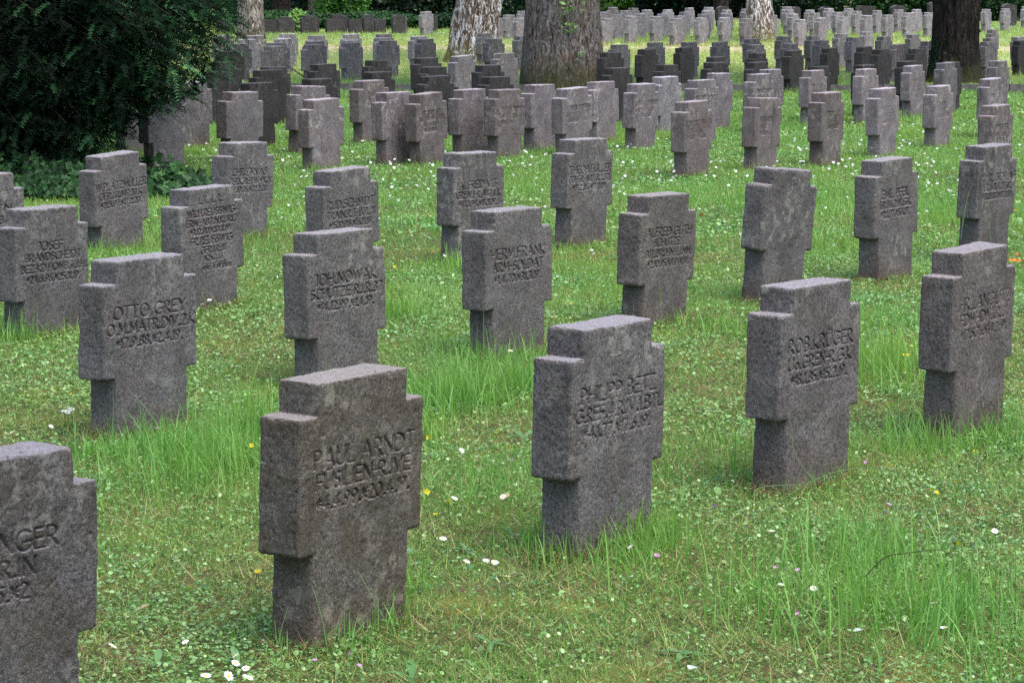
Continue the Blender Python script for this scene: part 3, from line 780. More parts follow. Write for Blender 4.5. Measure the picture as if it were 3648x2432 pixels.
FL = far_label(far_list)
for k, (cx, y, yaw, fl, px, py) in enumerate(far_list):
    if fl.startswith('T'):
        me = stone_mesh(0.0085, 400 + k, std(MIDTXT[int(fl[1:])], -.23, .245), r=0.011, wear=.55)
        tone = (1.55, 1.40, 1.48) if py < 320 else (1.28, 1.12, 1.12)
    else:
        if y < 34:
            me = stone_mesh(0.0085, 400 + k, None, r=0.012)
        else:
            me = variants[k % 5]
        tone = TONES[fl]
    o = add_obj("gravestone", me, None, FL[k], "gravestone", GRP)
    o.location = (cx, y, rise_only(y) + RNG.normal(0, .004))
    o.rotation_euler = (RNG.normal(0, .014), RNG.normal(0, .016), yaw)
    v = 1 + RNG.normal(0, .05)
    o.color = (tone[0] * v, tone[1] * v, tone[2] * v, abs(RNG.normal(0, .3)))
    k_ = 1 + RNG.normal(0, .018)
    o.scale = (k_, 1 + RNG.normal(0, .03), 1 + RNG.normal(0, .012))
    STONES_XY.append((cx, y, yaw))

# headstones in front of the ivy bank at the back
BACK = [(700, 20, 4.9, 400, 570, 700, 240, 'n'), (700, 20, 4.9, 1150, 1180, 1425, 245, 'n'), (700, 20, 4.9, 1425, 1500, 1740, 200, 'c'), (700, 20, 4.9, 1840, 1905, 2165, 170, 'c'),
        (1140, 20, 2.8, 65, 105, 262, 135, 'n'), (1140, 20, 2.8, 115, 150, 285, 92, 'n'), (1140, 20, 2.8, 290, 325, 432, 135, 'n'), (1140, 20, 2.8, 435, 470, 550, 85, 'r'), (1140, 20, 2.8, 543, 585, 672, 135, 'n'),
        (1140, 20, 2.8, 722, 745, 860, 90, 'r'), (1140, 20, 2.8, 745, 783, 880, 113, 'n'), (1140, 20, 2.8, 1090, 1120, 1180, 85, 'r'),
        (2480, 0, 3.733, 240, 290, 430, 82, 'r'), (2740, 0, 3.733, 250, 300, 385, 92, 'r'), (2740, 0, 3.733, 605, 650, 805, 93, 'r'), (2740, 0, 3.733, 1100, 1280, 1370, 82, 'n'), (3040, 0, 3.733, 430, 470, 660, 70, 'r'), (3040, 0, 3.733, 940, 985, 1075, 28, 'r'),
        (3288, 0, 3.733, 975, 1000, 1200, 52, 'r')]
BLAB = ["dark slab headstone between the yew and the slim grey birch", "first dark slab headstone right of the slim grey birch, before the ivy bank", "dark headstone with a pale left edge, second right of the slim grey birch",
        "dark headstone right of the pale-leaved shrub, before the ivy bank", "wide dark headstone in the row before the ivy bank, left of a narrow one", "dark headstone peeping out above the wide one before the ivy bank", "narrow grey headstone before the ivy bank, in the middle of its row",
        "round-topped dark headstone before the ivy bank", "low grey headstone right of the round-topped one before the ivy bank", "round-topped dark headstone behind the small pale-edged one", "small headstone with a pinkish lit edge before the ivy bank", "dark headstone close left of the leaning mossy birch, against the ivy",
        "tall bluish dark headstone left of the white birch, under the trees", "round dark headstone first right of the white birch, against the hedge", "round-shouldered dark headstone second right of the white birch, against the hedge", "wide flat headstone at the hedge in the middle of the right part",
        "dark round-shouldered headstone at the hedge left of the ivy-clad trunk", "tall headstone at the hedge touching the ivy-clad trunk", "tall round-shouldered headstone at the hedge right of the ivy-clad trunk"]
def slab_mesh(w, h, t, kind, seed):
    xs = np.linspace(-w / 2, w / 2, 15)
    if kind == 'r':
        top = h - 0.10 * (np.abs(xs) / (w / 2)) ** 3
    elif kind == 'c':
        top = np.where(np.abs(xs) < w * .32, h, h - .09)
    else:
        top = np.full(15, h)
    s = Soup()
    zs = np.linspace(0, 1, 9)
    gridv = lambda y: np.array([[x * (1 if z > .3 else .97), y, -0.1 + (tp + 0.1) * z] for x, tp in zip(xs, top) for z in zs])
    Fv, Bv = gridv(-t / 2), gridv(t / 2)
    idx = np.arange(15 * 9).reshape(15, 9)
    q1 = np.stack([idx[:-1, :-1], idx[1:, :-1], idx[1:, 1:], idx[:-1, 1:]], -1).reshape(-1, 4)
    q2 = q1[:, ::-1] + 135
    rim = list(idx[0, :]) + list(idx[1:, -1]) + list(idx[-1, -2::-1])
    q3 = [[a, b, b + 135, a + 135] for a, b in zip(rim[:-1], rim[1:])]
    V = np.concatenate([Fv, Bv])
    V += 0.004 * np.stack([vnoise(V * 8, seed), vnoise(V * 8, seed + 1), vnoise(V * 8, seed + 2)], 1)
    return new_mesh("headstone", V, np.concatenate([q1, q2, np.array(q3)]), None, M_STONE, False)

for k, ((ox, oy, sc_, a, b_, c_, t_, kd), lb) in enumerate(zip(BACK, BLAB)):
    xl, xr, yt = ox + a / sc_, ox + c_ / sc_, oy + t_ / sc_
    y = 72.6 + (k % 3) * .5 if xl < 1900 else 79.5 + (k % 3) * .6
    z = CAM_H - y * math.tan(PITCH + math.atan((yt - 1216) / F_PX))
    h = z - rise_only(y)
    wpx = (xr - xl) / F_PX * y
    yaw = 0.45 if k not in (15,) else 0.15
    w = (wpx - 0.14 * math.sin(yaw)) / math.cos(yaw)
    o = add_obj("headstone", slab_mesh(w, max(h, .3), .14, kd, 60 + k), None, lb, "headstone", "headstones along the hedge at the back")
    o.location = (((xl + xr) / 2 - 1824) / F_PX * y, y, rise_only(y))
    o.rotation_euler = (RNG.normal(0, .02), RNG.normal(0, .02), yaw)
    tn = RNG.uniform(.42, .62) if k not in (10,) else 1.0
    o.color = (tn * 1.02, tn, tn * 1.05, .4)

# ---------------------------------------------------------------- ground, kerb
def build_ground():
    ysg = np.concatenate([np.arange(-6, 5, .6), np.arange(5, 20, .12), np.arange(20, 45, .3), np.arange(45, 110, .8), np.array([115, 130, 160, 220, 320, 500, 800])])
    u = np.concatenate([np.array([-400, -150, -60]), np.linspace(-30, -9, 22), np.linspace(-8.7, 8.7, 150), np.linspace(9, 30, 22), np.array([60, 150, 400])])
    X, Y = np.meshgrid(u, ysg, indexing='ij')
    Zg = ground_z(X, np.minimum(Y, 110)) - 0.012
    V = np.stack([X, Y, Zg], -1).reshape(-1, 3)
    idx = np.arange(len(u) * len(ysg)).reshape(len(u), len(ysg))
    q = np.stack([idx[:-1, :-1], idx[1:, :-1], idx[1:, 1:], idx[:-1, 1:]], -1).reshape(-1, 4)
    add_obj("ground", new_mesh("ground", V, q, None, M_GROUND, True), kind="structure")

build_ground()


def box_soup(s, c, size, rz=0, seed=0, sub=4):
    """a slightly rough block"""
    n = [max(2, sub), 3, 3]
    ax = [np.linspace(-size[i] / 2, size[i] / 2, n[i]) for i in range(3)]
    cr, sr = math.cos(rz), math.sin(rz)
    for axis_ in range(3):
        o1, o2 = [(1, 2), (2, 0), (0, 1)][axis_]
        for sgn in (-1, 1):
            A, B = np.meshgrid(ax[o1], ax[o2], indexing='ij')
            V = np.zeros((A.size, 3)); V[:, o1] = A.ravel(); V[:, o2] = B.ravel(); V[:, axis_] = sgn * size[axis_] / 2
            V += 0.006 * np.stack([vnoise(V * 6 + seed, 1), vnoise(V * 6 + seed, 2), vnoise(V * 6 + seed, 3)], 1)
            idx = np.arange(A.size).reshape(A.shape)
            q = np.stack([idx[:-1, :-1], idx[1:, :-1], idx[1:, 1:], idx[:-1, 1:]], -1).reshape(-1, 4)
            if sgn < 0: q = q[:, ::-1]
            W = V.copy(); W[:, 0] = V[:, 0] * cr - V[:, 1] * sr + c[0]; W[:, 1] = V[:, 0] * sr + V[:, 1] * cr + c[1]; W[:, 2] += c[2]
            s.add(W, q)

s = Soup()
kx = -13.0
kk = 0
while kx < 13:
    ln = 0.98
    box_soup(s, (kx + ln / 2, 40.6 - (kx + 4) * 0.045, 0.03 + RNG.normal(0, .005)), (ln, .14, .17), -0.045 + RNG.normal(0, .004), kk)
    kx += ln + .015; kk += 1
add_obj("kerb", s.mesh("kerb", M_KERB), kind="structure")

# ---------------------------------------------------------------- plants: generators
def frames(n, rng):
    return rng.uniform(0, 2 * math.pi, n)


def blades(P, length, width, lean, rng, segs=2, tone=None, curl=1.0):
    """P (n,3) roots; arrays length,width,lean -> V, quads, tone"""
    n = len(P)
    az = rng.uniform(0, 2 * math.pi, n)
    d = np.stack([np.cos(az), np.sin(az)], 1)
    fa = az + math.pi / 2 + rng.normal(0, .5, n)
    wv = np.stack([np.cos(fa), np.sin(fa)], 1)
    rows = []
    for k in range(segs + 1):
        t = k / segs
        h = length * (t * np.cos(lean * 0.5) - 0.30 * curl * lean * t * t)
        out = length * (np.sin(lean) * 0.45 * t + 0.55 * lean * t * t)
        w = width * (1 - t) ** 0.6 * .5 if k < segs else width * 0.05
        c = np.stack([P[:, 0] + d[:, 0] * out, P[:, 1] + d[:, 1] * out, P[:, 2] + h], 1)
        off = np.stack([wv[:, 0] * w, wv[:, 1] * w, 0 * out], 1)
        rows += [c - off, c + off]
    V = np.stack(rows, 1).reshape(-1, 3)
    m = 2 * (segs + 1)
    base = np.arange(n)[:, None] * m
    q = np.concatenate([base + np.array([2 * k, 2 * k + 1, 2 * k + 3, 2 * k + 2]) for k in range(segs)], 0)
    tn = np.repeat(tone if tone is not None else rng.beta(2.2, 2.4, n) * 0.94, m)
    return V, q, tn


def leaves(P, size, tilt, rng, asp=0.8, tone=None, N_up=None, fold=0.0):
    """pointed-oval leaf of 2 quads each around P; N_up optional (n,3) normals"""
    n = len(P)
    if N_up is None:
        az = rng.uniform(0, 2 * math.pi, n)
        tl = np.abs(rng.normal(0, tilt, n))
        Nn = np.stack([np.sin(tl) * np.cos(az), np.sin(tl) * np.sin(az), np.cos(tl)], 1)
    else:
        Nn = N_up + rng.normal(0, tilt, (n, 3))
        Nn /= np.linalg.norm(Nn, axis=1)[:, None] + 1e-9
    r = rng.normal(0, 1, (n, 3))
    U = np.cross(Nn, r); U /= np.linalg.norm(U, axis=1)[:, None] + 1e-9
    W = np.cross(Nn, U)
    s = size[:, None] if np.ndim(size) else size
    a = asp
    c0 = P - U * s * .5
    c1 = P + U * s * .5
    m1 = P + U * s * .02
    l = P - W * s * a * .5 + Nn * s * fold
    rr = P + W * s * a * .5 + Nn * s * fold
    l2 = P + U * s * .28 - W * s * a * .36 + Nn * s * fold
    r2 = P + U * s * .28 + W * s * a * .36 + Nn * s * fold
    l1 = P - U * s * .3 - W * s * a * .33 + Nn * s * fold
    r1 = P - U * s * .3 + W * s * a * .33 + Nn * s * fold
    V = np.stack([c0, l1, l, l2, c1, r2, rr, r1], 1).reshape(-1, 3)
    b = np.arange(n)[:, None] * 8
    q = np.concatenate([b + np.array([0, 1, 2, 7]), b + np.array([7, 2, 3, 6]), b + np.array([6, 3, 4, 5])], 0)
    tn = np.repeat(tone if tone is not None else rng.beta(2.2, 2.4, n), 8)
    return V, q, tn


def scatter(y0, y1, dens, rng, margin=1.7, keep_fn=None):
    hw = lambda y: 0.2036 * y * 1.05 + margin
    n = int((y1 - y0) * 2 * hw((y0 + y1) / 2) * dens)
    # density even in area
    t = rng.uniform(0, 1, n)
    A, B = .2138, margin
    a2, b2 = A, 2 * B
    F0, F1 = a2 * y0 ** 2 + b2 * y0, a2 * y1 ** 2 + b2 * y1
    Fy = F0 + t * (F1 - F0)
    y = (-b2 + np.sqrt(b2 * b2 + 4 * a2 * Fy)) / (2 * a2)
    x = rng.uniform(-1, 1, n) * hw(y)
    if keep_fn is not None:
        k = rng.uniform(0, 1, n) < keep_fn(x, y)
        x, y = x[k], y[k]
    # keep roots out of the stones
    ok = np.ones(len(x), bool)
    for sx, sy, yaw in STONES_XY:
        if sy < y0 - .5 or sy > y1 + .5: continue
        dx, dy = x - sx, y - sy
        u = dx * math.cos(yaw) + dy * math.sin(yaw)
        v = -dx * math.sin(yaw) + dy * math.cos(yaw)
        ok &= ~((np.abs(u) < .20) & (np.abs(v) < .062))
    x, y = x[ok], y[ok]
    return np.stack([x, y, ground_z(x, y) - .008], 1)


def patch(x, y, scale, seed, lo, hi):
    v = fbm(np.stack([x * scale, y * scale, 0 * x], 1), seed, 3)
    return np.clip((v - lo) / (hi - lo), 0, 1)


rg = np.random.default_rng(5)
grass_of = lambda x, y: 0.35 + 0.65 * patch(x, y, 1.1, 21, -.35, .25)
clover_of = lambda x, y: 0.25 + 0.88 * (1 - patch(x, y, 1.1, 21, -.30, .22)) * (1 - .7 * patch(x, y, 1.7, 40, .2, .5))
BARE = [unproject(*p) + (r_b,) for p, r_b in (((1500, 2250), .16), ((1950, 2080), .30), ((3290, 1600), .28), ((1950, 1370), .25), ((3180, 1010), .35), ((1650, 2230), .25), ((300, 2330), .3), ((860, 2080), .3), ((2750, 2330), .4), ((2500, 2000), .25), ((700, 1010), .3))]


def bare(x, y):
    """1 on full turf, low on the mossy and trodden patches"""
    v = patch(x, y, .95, 140, .17, .40)
    w = patch(x, y, 2.6, 160, .22, .46) * .65
    f = np.maximum(v, w)
    for bx_, by_, br_ in BARE:
        d = np.hypot(x - bx_, (y - by_) * .8) / br_ + .35 * vnoise(np.stack([x * 7, y * 7, 0 * x], 1), 9)
        f = np.maximum(f, np.clip(1.25 - d, 0, 1))
    return 1 - .62 * f * (y < 24)


track = lambda x, y: np.where(np.abs(y - 61.3 + 1.0 * vnoise(np.stack([x * .8, y * .8, 0 * x], 1), 77)) < 1.3, .04, 1.0)

S_G, S_C, S_M = Soup(), Soup(), Soup()
# fine blades
for (y0, y1, dens, ln, wd, sg) in ((4.6, 9, 9500, .034, .0021, 2), (9, 16, 5600, .042, .0029, 2), (16, 30, 1900, .065, .0048, 2), (30, 50, 700, .075, .0085, 1), (50, 84, 190, .10, .020, 1)):
    P = scatter(y0, y1, dens, rg, keep_fn=lambda x, y: grass_of(x, y) * track(x, y) * bare(x, y))
    n = len(P)
    tall = patch(P[:, 0], P[:, 1], .9, 50, -.1, .5)
    le = ln * rg.lognormal(0, .35, n) * (.65 + 0.75 * tall)
    V, q, t = blades(P, le, wd * rg.uniform(.6, 1.4, n), np.abs(rg.normal(.65, .42, n)), rg, sg)
    # straw blades
    tn = t.reshape(n, -1); dead = rg.uniform(0, 1, n) < .06; tn[dead] = .97
    S_G.add(V, q, a=tn.ravel())
# clover, strawberry and daisy rosettes: small flat leaves close to the ground
for (y0, y1, dens, sz) in ((4.6, 9, 7800, .0098), (9, 16, 4200, .0125), (16, 30, 1100, .02), (30, 50, 300, .035), (50, 84, 60, .06)):
    P = scatter(y0, y1, dens, rg, keep_fn=lambda x, y: clover_of(x, y) * bare(x, y))
    n = len(P)
    P[:, 2] += rg.uniform(.004, .034, n)
    V, q, t = leaves(P, sz * rg.lognormal(0, .33, n), .55, rg, .78, fold=.06)
    S_C.add(V, q, a=t)
# moss, thatch and dry litter
for (y0, y1, dens) in ((4.6, 9, 6500), (9, 16, 3200), (16, 30, 500)):
    P = scatter(y0, y1, dens, rg, keep_fn=lambda x, y: np.clip(.22 + .3 * patch(x, y, 1.6, 90, .05, .4) + .9 * (1 - bare(x, y)), 0, 1))
    n = len(P)
    P[:, 2] += rg.uniform(.002, .014, n)
    V, q, t = blades(P, .035 * rg.lognormal(0, .5, n), np.full(n, .0024), rg.uniform(1.0, 1.5, n), rg, 1, tone=rg.uniform(0, 1, n))
    S_M.add(V, q, a=t)

# taller tufts where the photograph has them: source pixel x, y, radius m, count, length m
TUFT = [(700, 1700, .28, 420, .17), (620, 1620, .25, 300, .16), (820, 1640, .18, 260, .17), (900, 1540, .10, 160, .22), (1560, 1440, .20, 420, .19), (1680, 1420, .18, 380, .19), (1850, 1380, .12, 260, .18), (1500, 1560, .16, 200, .15),
        (3080, 1350, .30, 420, .17), (3200, 1300, .22, 300, .16), (1400, 1130, .2, 260, .15), (2900, 2150, .35, 420, .14), (3250, 2180, .30, 360, .17), (3450, 2250, .35, 320, .15), (3100, 1990, .2, 240, .16), (2250, 1980, .22, 420, .12),
        (2000, 1960, .15, 300, .11), (2250, 1920, .12, 260, .12), (1100, 2290, .16, 120, .09), (1330, 2250, .12, 110, .10), (1450, 2100, .06, 40, .10), (2850, 1690, .2, 200, .13), (3500, 1560, .25, 260, .13), (3280, 1600, .2, 260, .13), (480, 1600, .2, 160, .06),
        (350, 1620, .1, 100, .08), (1750, 1290, .2, 200, .12), (2600, 1180, .3, 300, .10), (3100, 1150, .3, 300, .10), (60, 1200, .15, 200, .13), (330, 920, .25, 260, .11), (1650, 960, .2, 260, .12), (3350, 760, .6, 800, .12), (3000, 720, .8, 900, .11),
        (2850, 1380, .2, 220, .13), (1200, 1700, .25, 150, .10), (2500, 1650, .4, 260, .09), (1700, 1750, .3, 220, .10)]
for (px, py, rad, cnt, ln) in TUFT:
    x, y = unproject(px, py)
    xx, yy = x + rg.normal(0, rad * .55, cnt), y + rg.normal(0, rad * .8, cnt)
    P = np.stack([xx, yy, ground_z(xx, yy) - .006], 1)
    wd = .0050 if y < 12 else .006
    cnt = cnt
    V, q, t = blades(P, ln * rg.lognormal(-.1, .3, cnt), wd * rg.uniform(.5, 1.3, cnt), np.abs(rg.normal(.42, .36, cnt)), rg, 4)
    S_G.add(V, q, a=t * .88)
# a fringe of blades round the foot of every near stone
for sx, sy, yaw in STONES_XY:
    if sy > 30: continue
    n = int(150 if sy < 12 else 110)
    u = rg.uniform(-.25, .25, n); v = np.where(rg.uniform(0, 1, n) < .7, -1, 1) * (.072 + np.abs(rg.normal(0, .025, n)))
    sd = rg.uniform(0, 1, n) < .3
    u = np.where(sd, np.sign(u) * (.215 + np.abs(rg.normal(0, .02, n))), u); v = np.where(sd, rg.uniform(-.09, .09, n), v)
    xx = sx + u * math.cos(yaw) - v * math.sin(yaw); yy = sy + u * math.sin(yaw) + v * math.cos(yaw)
    P = np.stack([xx, yy, ground_z(xx, yy) - .006], 1)
    V, q, t = blades(P, .07 * rg.lognormal(0, .45, n), (.0018 if sy < 12 else .0032) * rg.uniform(.6, 1.3, n), np.abs(rg.normal(.7, .45, n)), rg, 4)
    S_G.add(V, q, a=t * .62)
for sx, sy, yaw in STONES_XY:  # dark moss blades round each foot, toned as painted contact shade
    if sy > 24: continue
    n = 420
    a = rg.uniform(0, 6.28, n); rr_ = 1 + np.abs(rg.normal(0, .22, n))
    u, v = np.cos(a) * .235 * rr_, np.sin(a) * .10 * rr_
    xx = sx + u * math.cos(yaw) - v * math.sin(yaw); yy = sy + u * math.sin(yaw) + v * math.cos(yaw)
    P = np.stack([xx, yy, ground_z(xx, yy) + rg.uniform(0, .02, n)], 1)
    V, q, t = blades(P, .03 * rg.lognormal(0, .5, n), np.full(n, .0035), rg.uniform(.9, 1.5, n), rg, 1, tone=rg.uniform(0, .45, n))
    S_M.add(V, q, a=t)
add_obj("grass", S_G.mesh("grass", M_GRASS), label="fine green lawn grass growing all round the gravestones", kind="stuff")
add_obj("clover_ground_cover", S_C.mesh("clover_ground_cover", M_CLOVER), label="low clover and wild strawberry leaves between the grass", kind="stuff")
add_obj("moss_and_litter", S_M.mesh("moss_and_litter", M_MOSS), label="brown moss and dry thatch showing between the grass, with painted contact shade round stones", kind="stuff")

# broad weed leaves (dandelion, plantain)
sB = Soup()
def long_leaf(s, P, az, length, width, rise, tone, droop=.6):
    n = 7
    t = np.linspace(0, 1, n)
    prof = np.sin(np.pi * np.clip(t * .93 + .05, 0, 1)) ** .8
    d = np.array([math.cos(az), math.sin(az)]); w = np.array([-d[1], d[0]])
    out = length * (t * math.cos(rise)); z = length * (math.sin(rise) * t - droop * .35 * t * t) + .004
    rows = []
    for k in range(n):
        c = np.array([P[0] + d[0] * out[k], P[1] + d[1] * out[k], P[2] + z[k]])
        o = np.array([w[0], w[1], .25]) * width * .5 * prof[k]
        o2 = np.array([-w[0], -w[1], .25]) * width * .5 * prof[k]
        rows += [c + o, c, c + o2]
    q = []
    for k in range(n - 1):
        q += [[3 * k, 3 * k + 1, 3 * k + 4, 3 * k + 3], [3 * k + 1, 3 * k + 2, 3 * k + 5, 3 * k + 4]]
    s.add(np.array(rows), q, a=tone)
for k in range(170):
    y = math.sqrt(rg.uniform(5.2 ** 2, 22 ** 2)); x = rg.uniform(-1, 1) * (.21 * y + .3)
    c = rg.integers(1, 6)
    z = float(ground_z(np.array([x]), np.array([y]))[0])
    a0 = rg.uniform(0, 6.3)
    for j in range(c):
        long_leaf(sB, (x, y, z), a0 + j * 6.3 / c + rg.normal(0, .3), rg.uniform(.04, .09), rg.uniform(.012, .022), rg.uniform(.05, .55), rg.uniform(0, .7), rg.uniform(.3, 1.2))
for (px, py, az, ln, wd, ri, tn) in ((850, 2370, 1.9, .12, .028, .9, .9), (560, 2370, 1.6, .10, .028, .9, .8), (1470, 2420, 1.7, .13, .035, .8, .6), (1700, 1990, 2.2, .12, .022, .6, .9), (1660, 1960, 1.9, .10, .02, .5, 1), (1400, 1600, .6, .12, .03, .6, .9),
                                     (1860, 1560, .5, .13, .035, .7, .9), (3310, 1560, 2.5, .14, .03, .5, 1.0), (3420, 1580, .3, .15, .03, .5, .9), (3070, 1080, 1.2, .15, .05, 1.0, .5), (3040, 1020, 2.0, .12, .05, 1.0, .6), (3600, 1620, 2.8, .16, .03, .3, 1), (2440, 2330, 2.9, .1, .04, .3, 1)):
    x, y = unproject(px, py)
    for q_ in range(4):
        long_leaf(sB, (x, y, 0), az + q_ * 1.5, ln * (.75 - .1 * q_), wd * .7, ri * (.6 - .1 * q_), tn * (.8 - .15 * q_))
add_obj("broad_leaf_weeds", sB.mesh("broad_leaf_weeds", M_BROAD, True), label="broad dandelion and plantain leaves scattered through the lawn", kind="stuff")

# fallen leaves, single things
LEAFS = [((2240, 2050), M_PALELEAF, "whitish folded leaf lying on the lawn right of the front gravestones", .032), ((3090, 2245), M_PALELEAF, "pale grey-green leaf lying in the grass at lower right", .06), ((2490, 2375), M_PALELEAF, "pale leaf lying at the bottom edge right of the middle", .07),
         ((500, 2165), M_DEAD, "orange-brown curled leaf lying left of the mossy gravestone", .03), ((1790, 1780), M_DEAD, "tan strip of dry leaf lying between the two front gravestones", .06), ((2130, 900), M_DEAD, "tan dry leaf lying before the lone gravestone", .07),
         ((1460, 780), M_DEAD, "brown dry leaf lying right of the daisies", .05), ((3120, 2050), M_DEAD, "thin tan leaf lying in the grass at lower right", .04), ((540, 800), M_DEAD, "tan dry leaf lying right of the left-leaning gravestone", .10), ((1410, 1000), M_PALELEAF, "small whitish leaf lying left of the orange flower", .05)]
for (pp, mt, lb, sz) in LEAFS:
    x, y = unproject(*pp, .035)
    s1 = Soup()
    long_leaf(s1, (0, 0, 0), RNG.uniform(0, 6), sz, sz * .5, .35, .5, .5)
    add_obj("fallen_leaf", s1.mesh("fallen_leaf", mt, True), None, lb, "leaf", "fallen leaves in the grass", loc=(x, y, .03))


# ---------------------------------------------------------------- flowers
def tube(s, pts, r0, r1, nseg=5, tone=.5):
    pts = np.asarray(pts, float)
    n = len(pts)
    tg = np.gradient(pts, axis=0)
    tg /= np.linalg.norm(tg, axis=1)[:, None] + 1e-9
    ref = np.array([.3, .9, .1])
    A = np.cross(tg, ref); A /= np.linalg.norm(A, axis=1)[:, None] + 1e-9
    B = np.cross(tg, A)
    th = np.linspace(0, 2 * math.pi, nseg, endpoint=False)
    rr = np.linspace(r0, r1, n) if np.ndim(r0) == 0 else r0
    V = pts[:, None, :] + rr[:, None, None] * (np.cos(th)[None, :, None] * A[:, None, :] + np.sin(th)[None, :, None] * B[:, None, :])
    idx = np.arange(n * nseg).reshape(n, nseg)
    q = np.stack([idx[:-1], np.roll(idx[:-1], -1, 1), np.roll(idx[1:], -1, 1), idx[1:]], -1).reshape(-1, 4)
    s.add(V.reshape(-1, 3), q, a=tone)


def flower_meshes(kind, R, h):
    st, pe, ce = Soup(), Soup(), Soup()
    bend = .15 * h
    tube(st, [(0, 0, -h), (bend * .3, 0, -h * .5), (0, 0, -.001)], .0012, .0009)
    npet = {'daisy': 14, 'buttercup': 5, 'hawkweed': 16, 'pink': 6}[kind]
    wid = {'daisy': .30, 'buttercup': .95, 'hawkweed': .34, 'pink': .7}[kind]
    for k in range(npet):
        a = 2 * math.pi * k / npet + RNG.normal(0, .06)
        c, s_ = math.cos(a), math.sin(a)
        w = R * wid * .5
        up = {'daisy': .12, 'buttercup': .55, 'hawkweed': .18, 'pink': .5}[kind] * R + RNG.normal(0, .05) * R
        r0 = R * .25
        V = [(r0 * c, r0 * s_, 0), (R * .7 * c - w * s_, R * .7 * s_ + w * c, up * .6), (R * c - w * .5 * s_, R * s_ + w * .5 * c, up), (R * c + w * .5 * s_, R * s_ - w * .5 * c, up), (R * .7 * c + w * s_, R * .7 * s_ - w * c, up * .6)]
        pe.add(V, [[0, 1, 2, 3]], [[0, 3, 4]])
    th = np.linspace(0, 2 * math.pi, 8, endpoint=False)
    rc = R * .32
    V = [(rc * math.cos(t), rc * math.sin(t), 0) for t in th] + [(rc * .6 * math.cos(t), rc * .6 * math.sin(t), rc * .55) for t in th] + [(0, 0, rc * .7)]
    ce.add(V, [[i, (i + 1) % 8, 8 + (i + 1) % 8, 8 + i] for i in range(8)], [[8 + i, 8 + (i + 1) % 8, 16] for i in range(8)])
    return st, pe, ce


FM = {}
for kd, mp_, mc_, R, h in (('daisy', M_PETAL, M_YELLOW, .0115, .07), ('buttercup', M_YELLOW, M_YELLOW, .0095, .10), ('hawkweed', M_ORANGE, M_YELLOW, .015, .17), ('pink', M_PINK, M_PINK, .008, .07)):
    st, pe, ce = flower_meshes(kd, R, h)
    # far copy: one mesh with three materials
    allm = Soup()
    FM[kd] = (st.mesh("stem", M_STEM), pe.mesh("petals", mp_), ce.mesh("centre", mc_), h)
far_daisy = []
for v in range(3):
    sd = Soup()
    pv = flower_meshes('daisy', .0135, .06)[1]
    for a_, b_ in ((pv, 0),):
        sd.add(np.concatenate(a_.v), np.concatenate(a_.q), np.concatenate(a_.t))
    me = sd.mesh("daisy", M_PETAL)
    far_daisy.append(me)


def put_flower(kind, px, py, label, cat, group, tilt=.35):
    st, pe, ce, h = FM[kind]
    x, y = unproject(px, py, h * .8)
    e = bpy.data.objects.new({'daisy': 'daisy', 'buttercup': 'buttercup', 'hawkweed': 'orange_hawkweed', 'pink': 'pink_flower'}[kind], None)
    COL.objects.link(e)
    e.location = (x, y, float(ground_z(np.array([x]), np.array([y]))[0]) + h * .8)
    tag(e, label, cat, group)
    k = RNG.uniform(.85, 1.2)
    for nm, me in (("stem", st), ("petals", pe), ("centre", ce)):
        c = bpy.data.objects.new(nm, me)
        COL.objects.link(c)
        c.parent = e
        c.scale = (k, k, 1 if nm == "stem" else k)
        if nm != "stem":
            rz = RNG.uniform(0, 6)
            if nm == "petals":
                tl = (RNG.normal(.25, .3), RNG.normal(0, tilt), rz)
            c.rotation_euler = tl
    return e


def zz(ox, oy, s_, pts):
    return [(ox + a / s_, oy + b / s_) for a, b in pts]

near_daisy = zz(0, 1500, 1.68, [(40, 75), (75, 68), (130, 48), (305, 30), (1110, 1318), (1180, 1360), (1410, 1405), (1410, 1450), (1470, 1482), (1232, 1522), (1368, 1525), (1483, 1537), (672, 1335)]) + \
    zz(1300, 1500, 1.6825, [(538, 450), (828, 437), (468, 710), (610, 860), (725, 855), (778, 868), (810, 950), (850, 955), (795, 975), (893, 937), (405, 1022), (447, 937), (1938, 575), (1592, 770), (1920, 715), (580, 168)]) + \
    zz(2400, 1500, 1.6827, [(937, 125), (590, 660), (648, 990), (730, 1010), (838, 1008), (1270, 1343), (1925, 662), (1480, 1040), (1565, 1085), (1620, 1225), (1690, 252), (1825, 225)]) + \
    zz(520, 480, 2.45, [(605, 1415), (555, 1435), (490, 1472), (730, 1455), (555, 1545), (1108, 908)]) + zz(900, 1000, 1.96, [(1465, 668), (1030, 518), (1800, 505), (1890, 503), (2035, 512), (1410, 1508)]) + \
    zz(220, 860, 2.0635, [(70, 1228), (15, 1245), (40, 1250), (1033, 457)])
FRONT = [("the mossy front gravestone", 1210, 1950), ("the second front-row gravestone", 2130, 1700), ("the third front-row gravestone", 2850, 1500), ("the cut-off corner gravestone", 150, 1900), ("the stone above the corner one", 480, 1300),
         ("the right-edge gravestone", 3420, 1250), ("the stone behind the mossy one", 1190, 1100), ("the overlapping pair of gravestones", 1800, 1000), ("the much lettered gravestone", 730, 900), ("the blank leaning gravestone", 2780, 850)]


def where(px, py):
    nm, gx, gy = min(FRONT, key=lambda f: math.hypot(px - f[1], (py - f[2]) * .8))
    dx, dy = px - gx, py - gy
    if abs(dx) > abs(dy):
        side = "right of" if dx > 0 else "left of"
    else:
        side = "before" if dy > 0 else "behind"
    return side + " " + nm


